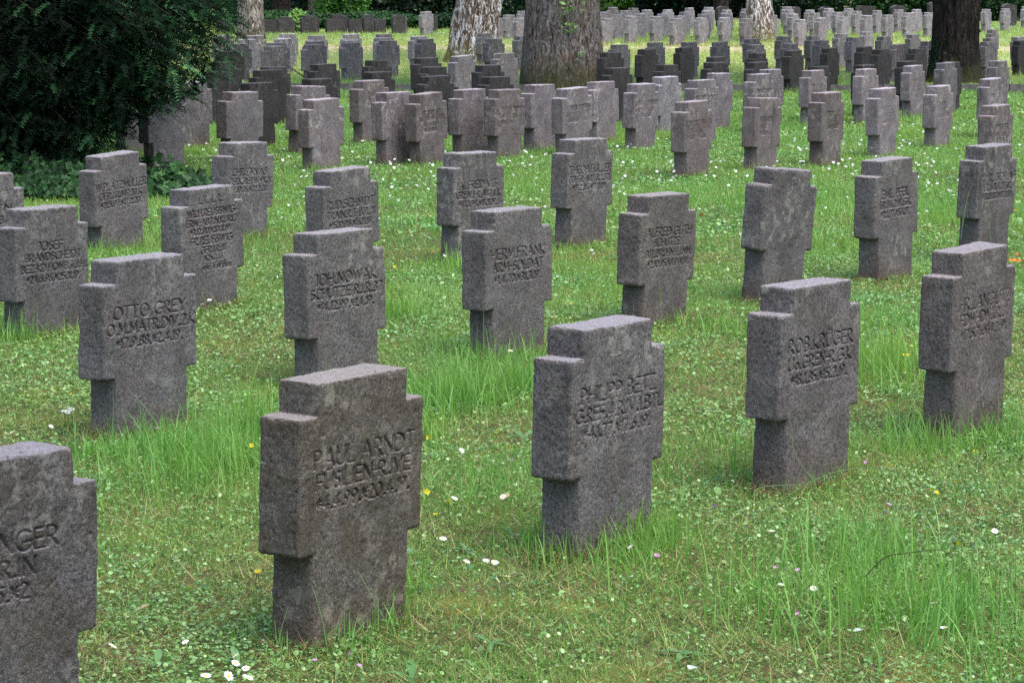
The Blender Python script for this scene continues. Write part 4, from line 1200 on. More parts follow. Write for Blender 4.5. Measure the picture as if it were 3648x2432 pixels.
def flower_row(pts, kind, what, cat, group):
    """label each bloom by its neighbour stone and by its rank there"""
    buckets = {}
    for p in sorted(pts):
        buckets.setdefault(where(*p), []).append(p)
    for wv, lst in buckets.items():
        for i, p in enumerate(lst):
            if len(lst) == 1:
                lb = "%s %s" % (what, wv)
            elif i == len(lst) - 1:
                lb = "%s %s, rightmost there" % (what, wv)
            elif i == 0:
                lb = "%s %s, leftmost there" % (what, wv)
            else:
                lb = "%s %s, %s from the left" % (what, wv, ORD[i])
            put_flower(kind, p[0], p[1], lb, cat, group)


flower_row(near_daisy, 'daisy', "white daisy", "daisy", "daisies in the lawn")
yel = zz(0, 1500, 1.68, [(955, 720), (1545, 915), (1292, 100), (1505, 143)]) + zz(1300, 1500, 1.6825, [(497, 478), (425, 560), (385, 90), (370, 420), (800, 55)]) + \
    zz(2400, 1500, 1.6827, [(1300, 270), (1685, 360), (1545, 410), (1575, 425), (1810, 182), (1705, 740)]) + zz(1500, 480, 1.866, [(925, 1125), (990, 1138)]) + zz(220, 860, 2.0635, [(70, 1115)]) + zz(3200, 820, 2.0625, [(38, 925), (72, 925), (100, 868)]) + zz(900, 500, 2.613, [(1325, 1175)]) + zz(900, 1000, 1.96, [(1365, 1535), (1240, 1085)])
flower_row(yel, 'buttercup', "yellow buttercup", "buttercup", "buttercups in the lawn")
org = zz(1800, 500, 2.613, [(970, 757), (1830, 698), (1898, 703), (2132, 912)]) + zz(900, 500, 2.613, [(1683, 1033)]) + zz(2700, 500, 2.481, [(840, 850), (625, 963), (1995, 765), (2280, 625), (2235, 1060), (2270, 1056), (2310, 1064), (2295, 1000)])
flower_row(org, 'hawkweed', "orange hawkweed flower", "flower", "orange flowers in the lawn")
pnk = zz(0, 1500, 1.68, [(2090, 1412), (1885, 1445), (2150, 1480), (940, 45)]) + zz(1300, 1500, 1.6825, [(882, 225), (1748, 825)]) + zz(2400, 1500, 1.6827, [(612, 895), (743, 908), (1293, 503), (1268, 562), (745, 1155), (245, 510), (1155, 243)])
flower_row(pnk, 'pink', "small pink flower", "flower", "small pink flowers in the lawn")

# the daisy carpet of the middle distance
cand = []
while len(cand) < 1000:
    px, py = RNG.uniform(300, 3640), RNG.uniform(455, 1010)
    w_ = 1.0 if 490 < py < 640 else (.42 if py < 760 else .09)
    if py < 490: w_ = .35
    if px < 1000: w_ *= .5 if 520 < py < 640 else .2
    cl = vnoise(np.array([[px / 60., py / 22., 0]]), 8)[0]
    if RNG.uniform() < w_ * (.55 + .6 * cl):
        x, y = unproject(px, py, .05)
        if not any(abs(-(x - sx) * math.sin(w) + (y - sy) * math.cos(w)) < .09 and abs((x - sx) * math.cos(w) + (y - sy) * math.sin(w)) < .22 for sx, sy, w in STONES_XY):
            cand.append((x, y))
cand.sort(key=lambda p: p[1])
nn = 232
for (x, y) in cand[:nn]:
    o = add_obj("daisy", far_daisy[RNG.integers(0, 3)], None, "tiny white daisy in the daisy carpet of the middle lawn", "daisy", "daisies of the daisy carpet",
                loc=(x, y, float(ground_z(np.array([x]), np.array([y]))[0]) + RNG.uniform(.045, .07)), rot=(RNG.normal(.5, .25), RNG.normal(0, .25), RNG.uniform(0, 6)))
    o.scale = (.80,) * 3
sd = Soup()
pv, pq = np.array(far_daisy[0].vertices[0].co), None
base = flower_meshes('daisy', .0145, .06)[1]
bv, bq, bt = np.concatenate(base.v), np.concatenate(base.q), np.concatenate(base.t)
more = [(RNG.uniform(-1, 1) * .21 * yy, yy) for yy in RNG.uniform(28, 40, 120)]
for (x, y) in cand[nn:] + more:
    R_ = np.array(Euler((RNG.normal(.5, .25), RNG.normal(0, .25), RNG.uniform(0, 6))).to_matrix())
    sd.add(bv @ R_.T * .95 + np.array([x, y, float(ground_z(np.array([x]), np.array([y]))[0]) + RNG.uniform(.045, .07)]), bq, bt)
add_obj("daisies", sd.mesh("daisies", M_PETAL), label="carpet of tiny white daisies further back on the lawn", kind="stuff")

# ---------------------------------------------------------------- arching stalks and thin stems
def stalk(pts_px, r, label, name="grass_stalk", mat=M_STEM, hs=None, head=False, cat="grass stalk", d_y=None):
    """pixel polyline with heights -> stalk standing about at one depth"""
    s1 = Soup()
    P = []
    for (px, py) in pts_px:
        y = d_y
        z = CAM_H - y * math.tan(PITCH + math.atan((py - 1216) / F_PX))
        dep = y * math.cos(PITCH) + (CAM_H - z) * math.sin(PITCH)
        P.append(((px - 1824) / F_PX * dep, y + .02 * len(P), max(z, .005)))
    P = np.array(P)
    t = np.linspace(0, len(P) - 1, 6 * len(P))
    i = np.clip(t.astype(int), 0, len(P) - 2); f = (t - i)[:, None]
    p0, p1, p2, p3 = P[np.clip(i - 1, 0, None)], P[i], P[i + 1], P[np.clip(i + 2, None, len(P) - 1)]
    Q = .5 * ((2 * p1) + (-p0 + p2) * f + (2 * p0 - 5 * p1 + 4 * p2 - p3) * f ** 2 + (-p0 + 3 * p1 - 3 * p2 + p3) * f ** 3)
    org_ = Q[0].copy()
    tube(s1, Q - org_, r, r * .55)
    if head:
        e = Q[-1] - org_
        for k in range(16):
            dd = np.array([RNG.normal(0, .006), RNG.normal(0, .006), -RNG.uniform(0, .05)])
            tube(s1, [e + dd, e + dd + np.array([RNG.normal(0, .004), 0, .008])], .0014, .0006, 4, .9)
    add_obj(name, s1.mesh(name, mat, True), None, label, cat, loc=tuple(org_))

z3 = lambda pts: zz(2400, 1500, 1.6827, pts)
stalk(z3([(455, 580), (620, 500), (800, 400), (960, 335), (1150, 312), (1320, 330), (1450, 385), (1530, 460)]), .0022, "long arching green stalk curving before the third front-row gravestone", d_y=7.35)
stalk(z3([(470, 455), (510, 410), (620, 400), (740, 405), (870, 390)]), .0018, "low thin stalk lying at the foot of the third front-row gravestone", d_y=7.6)
stalk(z3([(905, 360), (820, 330), (750, 240), (725, 140), (750, 0)]), .0013, "thin wavy stem rising in front of the third front-row gravestone", d_y=7.7)
stalk(z3([(1710, 570), (1760, 450), (1860, 350), (1980, 295), (2100, 280)]), .0022, "green stalk arching out of the photo at the right edge, upper one", d_y=7.45)
stalk(z3([(1830, 480), (1930, 410), (2020, 365), (2100, 345)]), .0016, "thinner green stalk arching below the upper one at the right edge", d_y=7.5)
stalk(z3([(1760, 560), (1740, 450), (1690, 310), (1640, 265), (1560, 260), (1490, 300), (1475, 360)]), .0018, "small looped green stalk left of the right-edge arching stalks", d_y=7.5)
stalk(z3([(1150, 930), (1210, 880), (1290, 830), (1400, 822), (1540, 816), (1650, 825), (1720, 880)]), .0016, "brown arched twig in the grass at lower right", name="twig", mat=M_TWIG, cat="twig", d_y=6.55)
zs_ = lambda pts: zz(2980, 460, 2.7036, pts)
stalk(zs_([(1200, 1060), (1225, 850), (1270, 680), (1318, 545)]), .0022, "tall thin stem before the stem of the gravestone near the right edge", d_y=14.9)
stalk(zs_([(1215, 940), (1240, 820), (1262, 720), (1290, 610)]), .0018, "second thinner stem beside the tall stem near the right edge", d_y=14.85)
stalk(zs_([(1490, 1080), (1480, 960), (1495, 830), (1470, 720)]), .0014, "seeding grass stalk right of the red-orange flower", head=True, d_y=14.8)
stalk(zz(900, 1000, 1.96, [(1650, 540), (1655, 450), (1662, 350)]), .0015, "seeding grass stalk before the overlapping gravestone, left one", head=True, d_y=10.3)
stalk(zz(900, 1000, 1.96, [(1955, 500), (1965, 420), (1968, 340)]), .0015, "seeding grass stalk before the overlapping gravestone, right one", head=True, d_y=10.4)
stalk(zz(860, 1240, 1.4257, [(430, 1500), (410, 1400), (375, 1290), (348, 1230)]), .0013, "thin pale grass stem leaning over the foot of the mossy gravestone", d_y=6.15)
stalk(zz(860, 1240, 1.4257, [(770, 1460), (700, 1340), (620, 1210), (580, 1150)]), .0015, "dark green stem leaning left over the mossy gravestone", d_y=6.3)
stalk(zz(860, 1240, 1.4257, [(640, 1470), (690, 1380), (750, 1290), (805, 1200)]), .0013, "thin stem leaning right over the mossy gravestone", d_y=6.3)
stalk(zz(860, 1240, 1.4257, [(190, 1500), (200, 1430), (232, 1325)]), .0013, "pale stem before the left foot of the mossy gravestone", d_y=6.1)
stalk(zz(1800, 500, 2.613, [(350, 640), (352, 500), (375, 320), (380, 180), (375, 40)]), .002, "very tall thin grass stem left of the lone gravestone", d_y=16.0)
stalk(zz(2100, 180, 2.489, [(2170, 1000), (2180, 900)]) if False else zz(2600, 180, 2.8, [(900, 900), (960, 790), (1030, 660), (1088, 592)]), .003, "light grass stalk crossing a gravestone beyond the daisy lawn", d_y=21.5)

# ---------------------------------------------------------------- trees
def trunk_mesh(name, rad_fn, height, lean, seed, mat, lobes=5, flare=.35, ridge=.02, rings=110, seg=96):
    zs = np.concatenate([np.linspace(-.35, 2.4, rings), np.linspace(2.6, height, 14)])
    th = np.linspace(0, 2 * math.pi, seg, endpoint=False)
    Zg, T = np.meshgrid(zs, th, indexing='ij')
    r = np.interp(Zg, *rad_fn)
    fl = np.exp(-np.clip(Zg, 0, None) / .30)
    lob = np.sin(T * lobes + seed) * .5 + .5 * np.sin(T * (lobes - 2) + seed * 2.1)
    r = r * (1 + flare * fl * (.35 + .65 * np.clip(lob, 0, 1)))
    P = np.stack([np.cos(T) * 3, np.sin(T) * 3, Zg * .8], -1).reshape(-1, 3)
    r = r + (ridge * (vnoise(P * np.array([4, 4, 1.6]), seed) + .6 * vnoise(P * np.array([9, 9, 3.5]), seed + 1))).reshape(r.shape)
    X = np.cos(T) * r + lean[0] * Zg
    Y = np.sin(T) * r + lean[1] * Zg
    V = np.stack([X, Y, Zg], -1).reshape(-1, 3)
    idx = np.arange(len(V)).reshape(len(zs), seg)
    q = np.stack([idx[:-1], np.roll(idx[:-1], -1, 1), np.roll(idx[1:], -1, 1), idx[1:]], -1).reshape(-1, 4)
    return new_mesh(name, V, q, None, mat, True)


def crown_mesh(center, R, n, seed, size=.30, mat=None):
    r = np.random.default_rng(seed)
    d = r.normal(0, 1, (n, 3)); d /= np.linalg.norm(d, axis=1)[:, None]
    nz_ = fbm(d * 2.2 + seed, seed, 2)
    rad = (.55 + .45 * r.uniform(0, 1, n) ** .5) * (1 + .35 * nz_)
    P = center + d * rad[:, None] * np.array(R)
    hole = vnoise(P * .55, seed + 9) > -.15
    P = P[hole]
    V, q, t = leaves(P, size * r.lognormal(0, .25, len(P)), .8, r, .75)
    return V, q, t


def tree(px, py, dia_pts, lean, label, mat, seed, height=9, crown_r=(4.2, 4.2, 3.6), crown_n=7000, flare=.35, lobes=5, ridge=.02, name="tree", yfix=None, group=None):
    x, y = unproject(px, py)
    if yfix: x, y = (px - 1824) / F_PX * yfix, yfix
    e = bpy.data.objects.new(name, None); COL.objects.link(e)
    e.location = (x, y, rise_only(y))
    tag(e, label, "tree", group)
    add_obj("trunk", trunk_mesh("trunk", dia_pts, height, lean, seed, mat, lobes, flare, ridge), e)
    s1 = Soup()
    rl = np.random.default_rng(seed + 3)
    c0 = np.array([lean[0] * height, lean[1] * height, height])
    for k in range(9):
        a = rl.uniform(0, 6.3); z0 = rl.uniform(height * .55, height)
        p0 = np.array([lean[0] * z0, lean[1] * z0, z0])
        ln = rl.uniform(.6, 1.0) * crown_r[0]
        tip = p0 + np.array([math.cos(a) * ln, math.sin(a) * ln, rl.uniform(1, 3)])
        mid = (p0 + tip) / 2 + np.array([0, 0, .5])
        tube(s1, [p0, mid, tip], .12, .02, 7)
    add_obj("limb", s1.mesh("limb", mat, True), e)
    s2 = Soup()
    V, q, t = crown_mesh(c0 + np.array([0, 0, crown_r[2] * .35]), crown_r, crown_n, seed)
    s2.add(V, q, a=t)
    add_obj("crown", s2.mesh("crown", M_CROWN), e)
    return e, x, y

M_BARK = bark_material("brown_fissured_bark", 'broad')
M_BIRCH = bark_material("peeling_white_birch_bark", 'birch')
M_FURROW = bark_material("furrowed_grey_birch_bark", 'grey')
M_DARKB = bark_material("dark_furrowed_bark", 'dark')  # near-black bark colour for the darkest trunks

big, bx, by = tree(2003, 322, ([-.4, 0, .35, .8, 1.5, 6, 12], [.70, .66, .655, .625, .585, .5, .3]), (.0, 0), "thick brown tree trunk with a moss-green foot in the middle", M_BARK, 3, height=8, flare=.14, lobes=7, ridge=.02)
# green shoots on the big trunk
sI = Soup()
r_ = np.random.default_rng(9)
for (px, py, n, sp) in ((2015, 35, 46, .11), (2025, 105, 24, .07), (2075, 8, 14, .08), (2068, 195, 10, .05)):
    z = CAM_H - (by - .62) * math.tan(PITCH + math.atan((py - 1216) / F_PX))
    xx = (px - 1824) / F_PX * by
    P = np.stack([xx - bx + r_.normal(0, sp * .6, n), -0.64 - r_.uniform(0, .10, n), z + r_.normal(0, sp, n)], 1)
    V, q, t = leaves(P, .055 * r_.lognormal(0, .3, n), .7, r_, .5, tone=r_.uniform(.3, 1, n), N_up=np.tile([0, -.6, .8], (n, 1)))
    sI.add(V, q, a=t)
add_obj("foliage", sI.mesh("foliage", M_BRIGHT), big, label="small bright green shoots sprouting from the bark")

tree(1672, 222, ([-.4, 0, .3, .8, 1.4, 6, 12], [.60, .53, .50, .475, .47, .38, .2]), (.17, .02), "old birch leaning right with peeling white bark and a mossy left side", M_BIRCH, 5, height=8, flare=.20, lobes=4, ridge=.05)
tree(893, 148, ([-.4, 0, .3, .8, 1.4, 6, 12], [.36, .35, .34, .325, .32, .25, .15]), (.004, 0), "slim birch with furrowed grey bark right of the dark yew", M_FURROW, 7, height=7, crown_r=(3, 3, 3), crown_n=4000, flare=.15, ridge=.02)
tree(2704, 148, ([-.4, 0, .3, .8, 1.4, 6, 12], [.46, .41, .37, .335, .325, .26, .15]), (-.01, 0), "birch with bright white bark flakes and a mossy foot on the right", M_BIRCH, 8, height=7, crown_r=(3, 3, 3), crown_n=4000, flare=.22, ridge=.025)
ivt, ix, iy = tree(3400, 297, ([-.4, 0, .3, .8, 1.5, 6, 12], [.50, .45, .42, .395, .385, .32, .2]), (.004, 0), "dark deeply furrowed tree trunk with ivy at its foot on the right", M_DARKB, 12, height=7.5, flare=.2, lobes=6, ridge=.03)


def ivy_leaf_cloud(P, size, rng, up, tone=None):
    """five-lobed ivy leaves, folded a little along the midrib"""
    n = len(P)
    s = (size * rng.lognormal(0, .25, n))[:, None] * .62
    Nn = up + rng.normal(0, .45, (n, 3)); Nn /= np.linalg.norm(Nn, axis=1)[:, None] + 1e-9
    U = np.cross(Nn, rng.normal(0, 1, (n, 3))); U /= np.linalg.norm(U, axis=1)[:, None] + 1e-9
    W = np.cross(Nn, U)
    rim = [(0, 1.0), (28, .58), (62, .88), (95, .52), (128, .80), (165, .45), (195, .45), (232, .80), (265, .52), (298, .88), (332, .58)]
    vs = [P - U * s * .12]
    for a, rr in rim:
        a = math.radians(a)
        vs.append(P + (U * math.cos(a) + W * math.sin(a)) * s * rr + Nn * s * (.16 * abs(math.sin(a)) - .12 * (math.cos(a) > .7)))
    V = np.stack(vs, 1).reshape(-1, 3)
    b = np.arange(n)[:, None] * 12
    m = len(rim)
    q = np.concatenate([b + np.array([0, 1 + k, 1 + (k + 1) % m, 1 + (k + 2) % m]) for k in range(0, m - 1, 2)] + [b + np.array([0, m, 1, 0])[[0, 1, 2, 2]] for _ in ()], 0)
    t = tone if tone is not None else rng.beta(2.2, 2.4, n)
    return V, q, np.repeat(t, 12)


sI = Soup()
r_ = np.random.default_rng(19)
n = 420
th_ = r_.normal(-2.75, .42, n); zz_ = np.abs(r_.normal(0, .36, n))
P = np.stack([np.cos(th_) * (.47 - .05 * zz_) , np.sin(th_) * (.47 - .05 * zz_), zz_], 1)
P2 = np.stack([np.cos(r_.uniform(-1.0, .6, 260)) * .44, np.sin(r_.uniform(-1.0, .3, 260)) * .44, r_.uniform(0, 1.6, 260)], 1)
P = np.concatenate([P, P2[:12]])
V, q, t = ivy_leaf_cloud(P, .045, r_, np.stack([P[:, 0] * 2, P[:, 1] * 2, 0 * P[:, 2] + .3], 1))
sI.add(V, q, a=t * .5)
add_obj("ivy", sI.mesh("ivy", M_IVY), ivt)

# twig sticking up between stones left of the middle
s1 = Soup()
x0_, y0_ = -1.0, 0
p_ = [(1018, 228), (1050, 250), (1090, 275)]
tw = []
for (px, py) in p_:
    y = 38.5; z = CAM_H - y * math.tan(PITCH + math.atan((py - 1216) / F_PX)); tw.append(((px - 1824) / F_PX * y, y, z))
tw = np.array(tw)
tube(s1, tw - tw[2], .004, .012)
tube(s1, [tw[1] - tw[2], tw[1] - tw[2] + np.array([.06, 0, -.005]), tw[1] - tw[2] + np.array([.14, 0, .03])], .006, .003)
tube(s1, [tw[0] - tw[2], tw[0] - tw[2] + np.array([-.1, 0, .12]), tw[0] - tw[2] + np.array([-.45, 0, .22])], .004, .002)
add_obj("twig", s1.mesh("twig", M_TWIG), None, "thin bare twig slanting between two dark gravestones", "twig", loc=tuple(tw[2]))

# ---------------------------------------------------------------- the yew
def yew_low(x):
    """height of the drooping skirt above the grass for a world x"""
    return np.interp(x, [-9, -4.3, -3.5, -3.15, -2.9, -2.6, -2.42, -2.3, -2.15], [.20, .12, .24, .46, .60, .86, 1.05, 1.22, 1.75])


def build_yew():
    r = np.random.default_rng(23)
    e = bpy.data.objects.new("yew_tree", None); COL.objects.link(e)
    cx, cy = -5.6, 23.2
    e.location = (cx, cy, 0)
    tag(e, "big dark green yew with drooping feathery branches at the upper left", "tree")
    add_obj("trunk", trunk_mesh("trunk", ([-.4, 0, 1, 6], [.35, .3, .26, .12]), 5.5, (.02, 0), 31, M_DARKB, 5, .3, .03, 30, 32), e)
    C0 = np.array([cx, cy, 0.0])
    sb, sf = Soup(), Soup()
    # boughs: from the trunk out to the front and right, hanging at the tips
    paths = []
    def bough(tip, z0):
        p0 = np.array([cx, cy, z0])
        mid = p0 * .45 + tip * .55 + np.array([0, 0, .35])
        t = np.linspace(0, 1, 14)[:, None]
        path = (1 - t) ** 2 * p0 + 2 * t * (1 - t) * mid + t ** 2 * tip
        paths.append(path)
        tube(sb, path - C0, .03, .003, 5)
    for k in range(380):
        if k < 290:     # the part of the skirt the photograph shows
            x = r.uniform(-6.5, -2.2)
            ymin = 20.2 + 2.2 * np.clip((x + 3.0) / .9, 0, 1) ** 2
            y = ymin + abs(r.normal(0, .8))
            z = yew_low(x) + abs(r.normal(0, .55)) + (.04 if x < -3 else 0)
        else:
            a = r.uniform(0, 6.28); R_ = r.uniform(2.6, 3.4)
            x, y, z = cx + math.cos(a) * R_, cy + math.sin(a) * R_ * .9, r.uniform(.6, 4.8)
            if x > -2.35: continue
            z = max(z, yew_low(x))
        bough(np.array([x, y, z]), z + r.uniform(.3, 1.2))
    roots, dirs = [], []
    for path in paths:
        m = 120
        tt = r.uniform(.35, 1.0, m) ** .7
        i = np.clip((tt * 13).astype(int), 0, 12); f = (tt * 13 - i)[:, None]
        c = path[i] * (1 - f) + path[i + 1] * f
        main = path[-1] - path[8]; main /= np.linalg.norm(main)
        side = np.cross(main, [0, 0, 1]); side /= np.linalg.norm(side) + 1e-9
        sg = r.choice([-1, 1], m)[:, None]
        d = main * r.uniform(.05, .6, (m, 1)) + side * sg * r.uniform(.4, 1.2, (m, 1)) + np.array([.35, 0, 0]) + np.array([0, 0, 1]) * r.normal(-.06, .20, (m, 1))
        d /= np.linalg.norm(d, axis=1)[:, None]
        off = r.normal(0, .12, (m, 3)) * np.array([1, 1, .9])
        roots.append(c + off); dirs.append(d)
    P, D = np.concatenate(roots), np.concatenate(dirs)
    k = P[:, 2] > yew_low(P[:, 0]) - r.exponential(.035, len(P))
    k &= P[:, 0] * 20.6 / P[:, 1] < -2.27 + r.exponential(.03, len(P))
    P, D = P[k] - C0, D[k]
    n = len(P)
    L_ = r.uniform(.12, .27, n)
    nn_ = 11
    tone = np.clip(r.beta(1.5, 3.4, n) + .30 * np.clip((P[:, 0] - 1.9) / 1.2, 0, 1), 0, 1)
    up = np.cross(D, r.normal(0, .35, (n, 3)) + np.array([0, 0, 1])); up /= np.linalg.norm(up, axis=1)[:, None]
    nrm = np.cross(up, D)
    Vs, Ts = [], []
    for j in range(nn_):
        t = (j + .5) / nn_
        b = P + D * (L_ * t)[:, None] + np.array([0, 0, -1]) * (L_ * .25 * t * t)[:, None]
        for sg in (-1, 1):
            ln = (.030 * (1 - .35 * t) * r.uniform(.8, 1.25, n))[:, None]
            tipv = b + up * sg * ln * .85 + D * ln * .6 + nrm * r.normal(0, .3, (n, 1)) * ln
            w = D * .0042
            V = np.stack([b - w * 1.3, b + w * 1.3, tipv + w * .6, tipv - w * .6], 1)
            Vs.append(V.reshape(-1, 3)); Ts.append(np.repeat(np.clip(tone + .2 * t, 0, 1), 4))
    V = np.concatenate(Vs)
    sf.add(V, np.arange(len(V)).reshape(-1, 4), a=np.concatenate(Ts))
    add_obj("branches", sb.mesh("branches", M_TWIG, True), e)
    # inner foliage, toned near black to paint the crown's self-shadow
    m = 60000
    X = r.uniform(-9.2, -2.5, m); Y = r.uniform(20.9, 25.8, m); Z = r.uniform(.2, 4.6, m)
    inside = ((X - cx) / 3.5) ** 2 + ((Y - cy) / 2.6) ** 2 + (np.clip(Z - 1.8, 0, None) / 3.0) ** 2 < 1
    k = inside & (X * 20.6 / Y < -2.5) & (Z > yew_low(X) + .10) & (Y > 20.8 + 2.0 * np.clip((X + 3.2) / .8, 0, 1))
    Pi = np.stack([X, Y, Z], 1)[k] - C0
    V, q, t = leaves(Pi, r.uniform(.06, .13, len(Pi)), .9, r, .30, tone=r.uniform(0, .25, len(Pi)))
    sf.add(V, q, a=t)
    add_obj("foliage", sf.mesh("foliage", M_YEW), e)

build_yew()

# ivy under the yew and by the left-leaning stone
def ivy_patch(label, pts, n, size, seed, hmax):
    r = np.random.default_rng(seed)
    P, U = [], []
    for (x, y, rad, h) in pts:
        m = int(n / len(pts))
        a, q_ = r.uniform(0, 6.28, m), np.sqrt(r.uniform(0, 1, m))
        xx, yy = x + np.cos(a) * q_ * rad, y + np.sin(a) * q_ * rad
        zt = h * (1 - q_ ** 2) + .05
        P.append(np.stack([xx, yy, zt * r.uniform(.25, 1.05, m) + .02], 1))
        U.append(np.stack([np.cos(a) * q_ * 1.1, np.sin(a) * q_ * 1.1 - .5, .7 + 0 * a], 1))
    P, U = np.concatenate(P), np.concatenate(U)
    V, q, t = ivy_leaf_cloud(P, size, r, U, tone=np.clip(r.beta(2, 2.2, len(P)), 0, 1))
    s = Soup(); s.add(V, q, a=t)
    return add_obj("ivy", s.mesh("ivy", M_IVY), None, label, "ivy")

A = lambda px, py: unproject(px, py)
iv = []
for (px, py, rad, h) in ((40, 690, .55, .27), (150, 690, .5, .26), (270, 695, .42, .22), (200, 640, .6, .28), (60, 640, .6, .30), (-120, 670, .8, .3), (330, 660, .3, .15)):
    x, y = A(px, py); iv.append((x, y - .15, rad, h))
ivy_patch("thick ivy mound under the dark yew at the left edge", iv, 6500, .060, 71, .5)
iv = []
for (px, py, rad, h) in ((590, 710, .24, .20), (640, 700, .22, .16), (560, 680, .25, .24), (690, 680, .16, .07)):
    x, y = A(px, py); iv.append((x, y + .15, rad, h))
ivy_patch("small ivy patch right of the left-leaning gravestone", iv, 650, .075, 73, .3)

# ---------------------------------------------------------------- shrubs and hedge at the back
def shrub(name, label, cat, x, y, w, dpt, h, n, size, mat, seed, lo=0., hi=1., group=None, stems=True):
    r = np.random.default_rng(seed)
    e = bpy.data.objects.new(name, None); COL.objects.link(e)
    gz = rise_only(y)
    e.location = (x, y, gz)
    tag(e, label, cat, group)
    d = r.normal(0, 1, (n, 3)); d /= np.linalg.norm(d, axis=1)[:, None]
    d[:, 1] = np.where(r.uniform(0, 1, n) < .6, -np.abs(d[:, 1]), d[:, 1])
    bump = 1 + .22 * fbm(d * 3 + seed, seed, 3)
    rad = (r.uniform(.45, 1, n) ** .45) * bump
    P = d * rad[:, None] * np.array([w / 2, dpt / 2, h * .56]) + np.array([0, 0, h * .46])
    P = P[P[:, 2] > .02]
    tn = np.clip(lo + (hi - lo) * r.beta(2, 2.6, len(P)) + .25 * vnoise(P * 3 + seed, seed), 0, 1)
    V, q, t = leaves(P, size * r.lognormal(0, .3, len(P)), .8, r, .6, tone=tn, N_up=np.stack([d[:len(P), 0] * 0, -.5 + 0 * tn, .8 + 0 * tn], 1))
    s = Soup(); s.add(V, q, a=t)
    add_obj("foliage", s.mesh("foliage", mat), e)
    sb = Soup()
    for k in range(7):
        a = r.uniform(0, 6.28)
        tube(sb, [(r.normal(0, .08 * w), 0, -.1), (math.cos(a) * w * .18, math.sin(a) * dpt * .18, h * .4), (math.cos(a) * w * .34, math.sin(a) * dpt * .34, h * .8)], .03, .008, 5)
    add_obj("stems", sb.mesh("stems", M_TWIG), e)
    return e

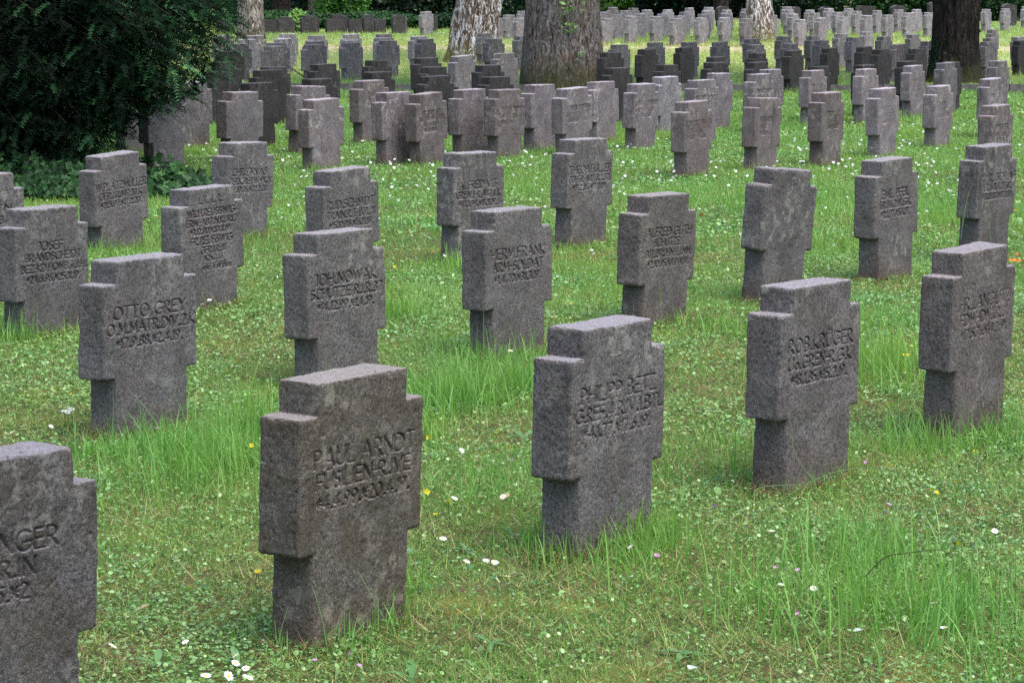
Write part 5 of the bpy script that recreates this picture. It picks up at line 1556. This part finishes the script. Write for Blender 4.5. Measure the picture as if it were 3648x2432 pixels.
def X_at(px, y): return (px - 1824) / F_PX * y
SH = [
 # px centre, y, width m, depth, height, leaves, leaf size, mat, lo, hi, label
 (700, 84, 6.0, 3, 3.0, 9000, .14, M_HEDGE, 0, .5, "dark shrub behind the yew and the slim grey birch"),
 (1010, 77, 3.6, 1.6, .56, 9000, .08, M_IVY, .35, .95, "low ivy bank left of the bright green shrub"),
 (1330, 77, 3.8, 1.6, .52, 9000, .08, M_IVY, .25, .9, "low ivy bank below the bright green shrub"),
 (1640, 77, 3.2, 1.6, .48, 7000, .10, M_IVY, .1, .6, "low ivy bank behind the leaning mossy birch"),
 (1060, 88, 7.0, 3, 3.0, 9000, .15, M_HEDGE, 0, .35, "black-green shrub behind the left ivy bank"),
 (1225, 78.2, 1.7, 1.2, 1.6, 5200, .11, M_BRIGHT, .1, .75, "bright green shrub above the left ivy bank"),
 (1420, 88, 5.0, 3, 3.0, 9000, .15, M_HEDGE, 0, .45, "dark shrub right of the bright green shrub"),
 (1730, 88, 5.0, 3, 3.0, 8000, .15, M_HEDGE, 0, .5, "dark shrub behind the leaning mossy birch and thick trunk"),
 (1070, 74.2, .62, .6, .66, 800, .09, M_BRIGHT, .45, 1., "small pale-leaved shrub between two dark headstones"),
 (2170, 96, 4.2, 2.5, 2.6, 5200, .18, M_BRIGHT, .5, 1., "light green sunlit shrub right of the thick trunk"),
 (2390, 90, 2.9, 2.2, 2.8, 9000, .13, M_YEW, .1, .8, "black-green yew bush behind the far block"),
 (2590, 92, 3.4, 2.4, 2.8, 8000, .14, M_HEDGE, 0, .45, "dark shrub left of the white birch"),
 (2470, 94, 2.6, 1.6, 2.6, 4200, .15, M_BRIGHT, .1, .8, "green shrub glimpsed between two dark bushes"),
 (2290, 99, 5, 2.5, 3.0, 5000, .18, M_HEDGE, .1, .8, "shrub far behind the light green one"),
 (2820, 90, 3.6, 2.2, 2.6, 9000, .12, M_HEDGE, .2, .95, "green hedge shrub right of the white birch"),
 (3000, 88.5, 3.4, 2.2, 2.6, 8000, .12, M_HEDGE, .3, 1., "mid green hedge shrub, third from the right trunk"),
 (3180, 88, 3.4, 2.2, 2.6, 8000, .12, M_IVY, .35, .95, "ivy-covered hedge left of the dark ivy-clad trunk"),
 (3350, 88, 3.0, 2.2, 2.6, 7000, .12, M_HEDGE, .1, .7, "hedge shrub hidden behind the dark ivy-clad trunk"),
 (3530, 87, 3.2, 2.2, 2.6, 8000, .12, M_IVY, .2, .85, "ivy-covered hedge right of the dark ivy-clad trunk"),
 (3760, 87, 4.0, 2.2, 2.6, 7000, .13, M_HEDGE, .1, .7, "hedge shrub at the right edge of the photo"),
 (450, 88, 6.0, 3, 3.0, 6000, .16, M_HEDGE, 0, .5, "dark shrub behind the yew near the left edge"),
]
for k, (px, y, w, dp, h, n_, sz, mt, lo, hi, lb) in enumerate(SH):
    shrub("ivy_bank" if "ivy bank" in lb else ("hedge_shrub" if "hedge" in lb else "shrub"), lb, "ivy bank" if "ivy bank" in lb else "shrub", X_at(px, y), y, w, dp, h, n_, sz, mt, 500 + k, lo, hi, "shrubs and hedge behind the cemetery")

# trunks and crowns of the wood behind
for k, (px, y, rad, lb, mt) in enumerate(((1010, 80, .29, "reddish dark trunk behind the left ivy bank", M_DARKB), (1129, 80, .22, "bluish grey trunk beside the bright green shrub", M_BARK), (2562, 88, .28, "dark trunk between bushes left of the white birch", M_DARKB))):
    tree(px, 100, ([-.4, 0, 1, 6, 12], [rad, rad, rad * .93, rad * .8, rad * .5]), (0, 0), lb, mt, 40 + k, height=8, crown_r=(4, 4, 4), crown_n=3500, yfix=y, flare=.1, ridge=.015, group="trees of the wood behind the cemetery")
# a far tree line closing the view above the shrubs
r_ = np.random.default_rng(77)
sw = Soup()
n = 26000
xx = r_.uniform(-55, 55, n); zz_ = r_.uniform(.2, 14, n) * (.6 + .4 * vnoise(np.stack([xx * .15, 0 * xx, 0 * xx], 1), 4))
P = np.stack([xx, 112 + r_.uniform(-3, 5, n) + .02 * xx ** 2 * .2, zz_ + .6], 1)
V, q, t = leaves(P, .75 * r_.lognormal(0, .3, n), .8, r_, .7, tone=r_.beta(2, 3, n) * .7, N_up=np.tile([0, -.7, .7], (n, 1)))
sw.add(V, q, a=t)
add_obj("woods", sw.mesh("woods", M_HEDGE), label="dark wood closing the view far behind the hedge", kind="stuff")
print("OBJ", len(bpy.data.objects), "stones", len(STONES_XY))
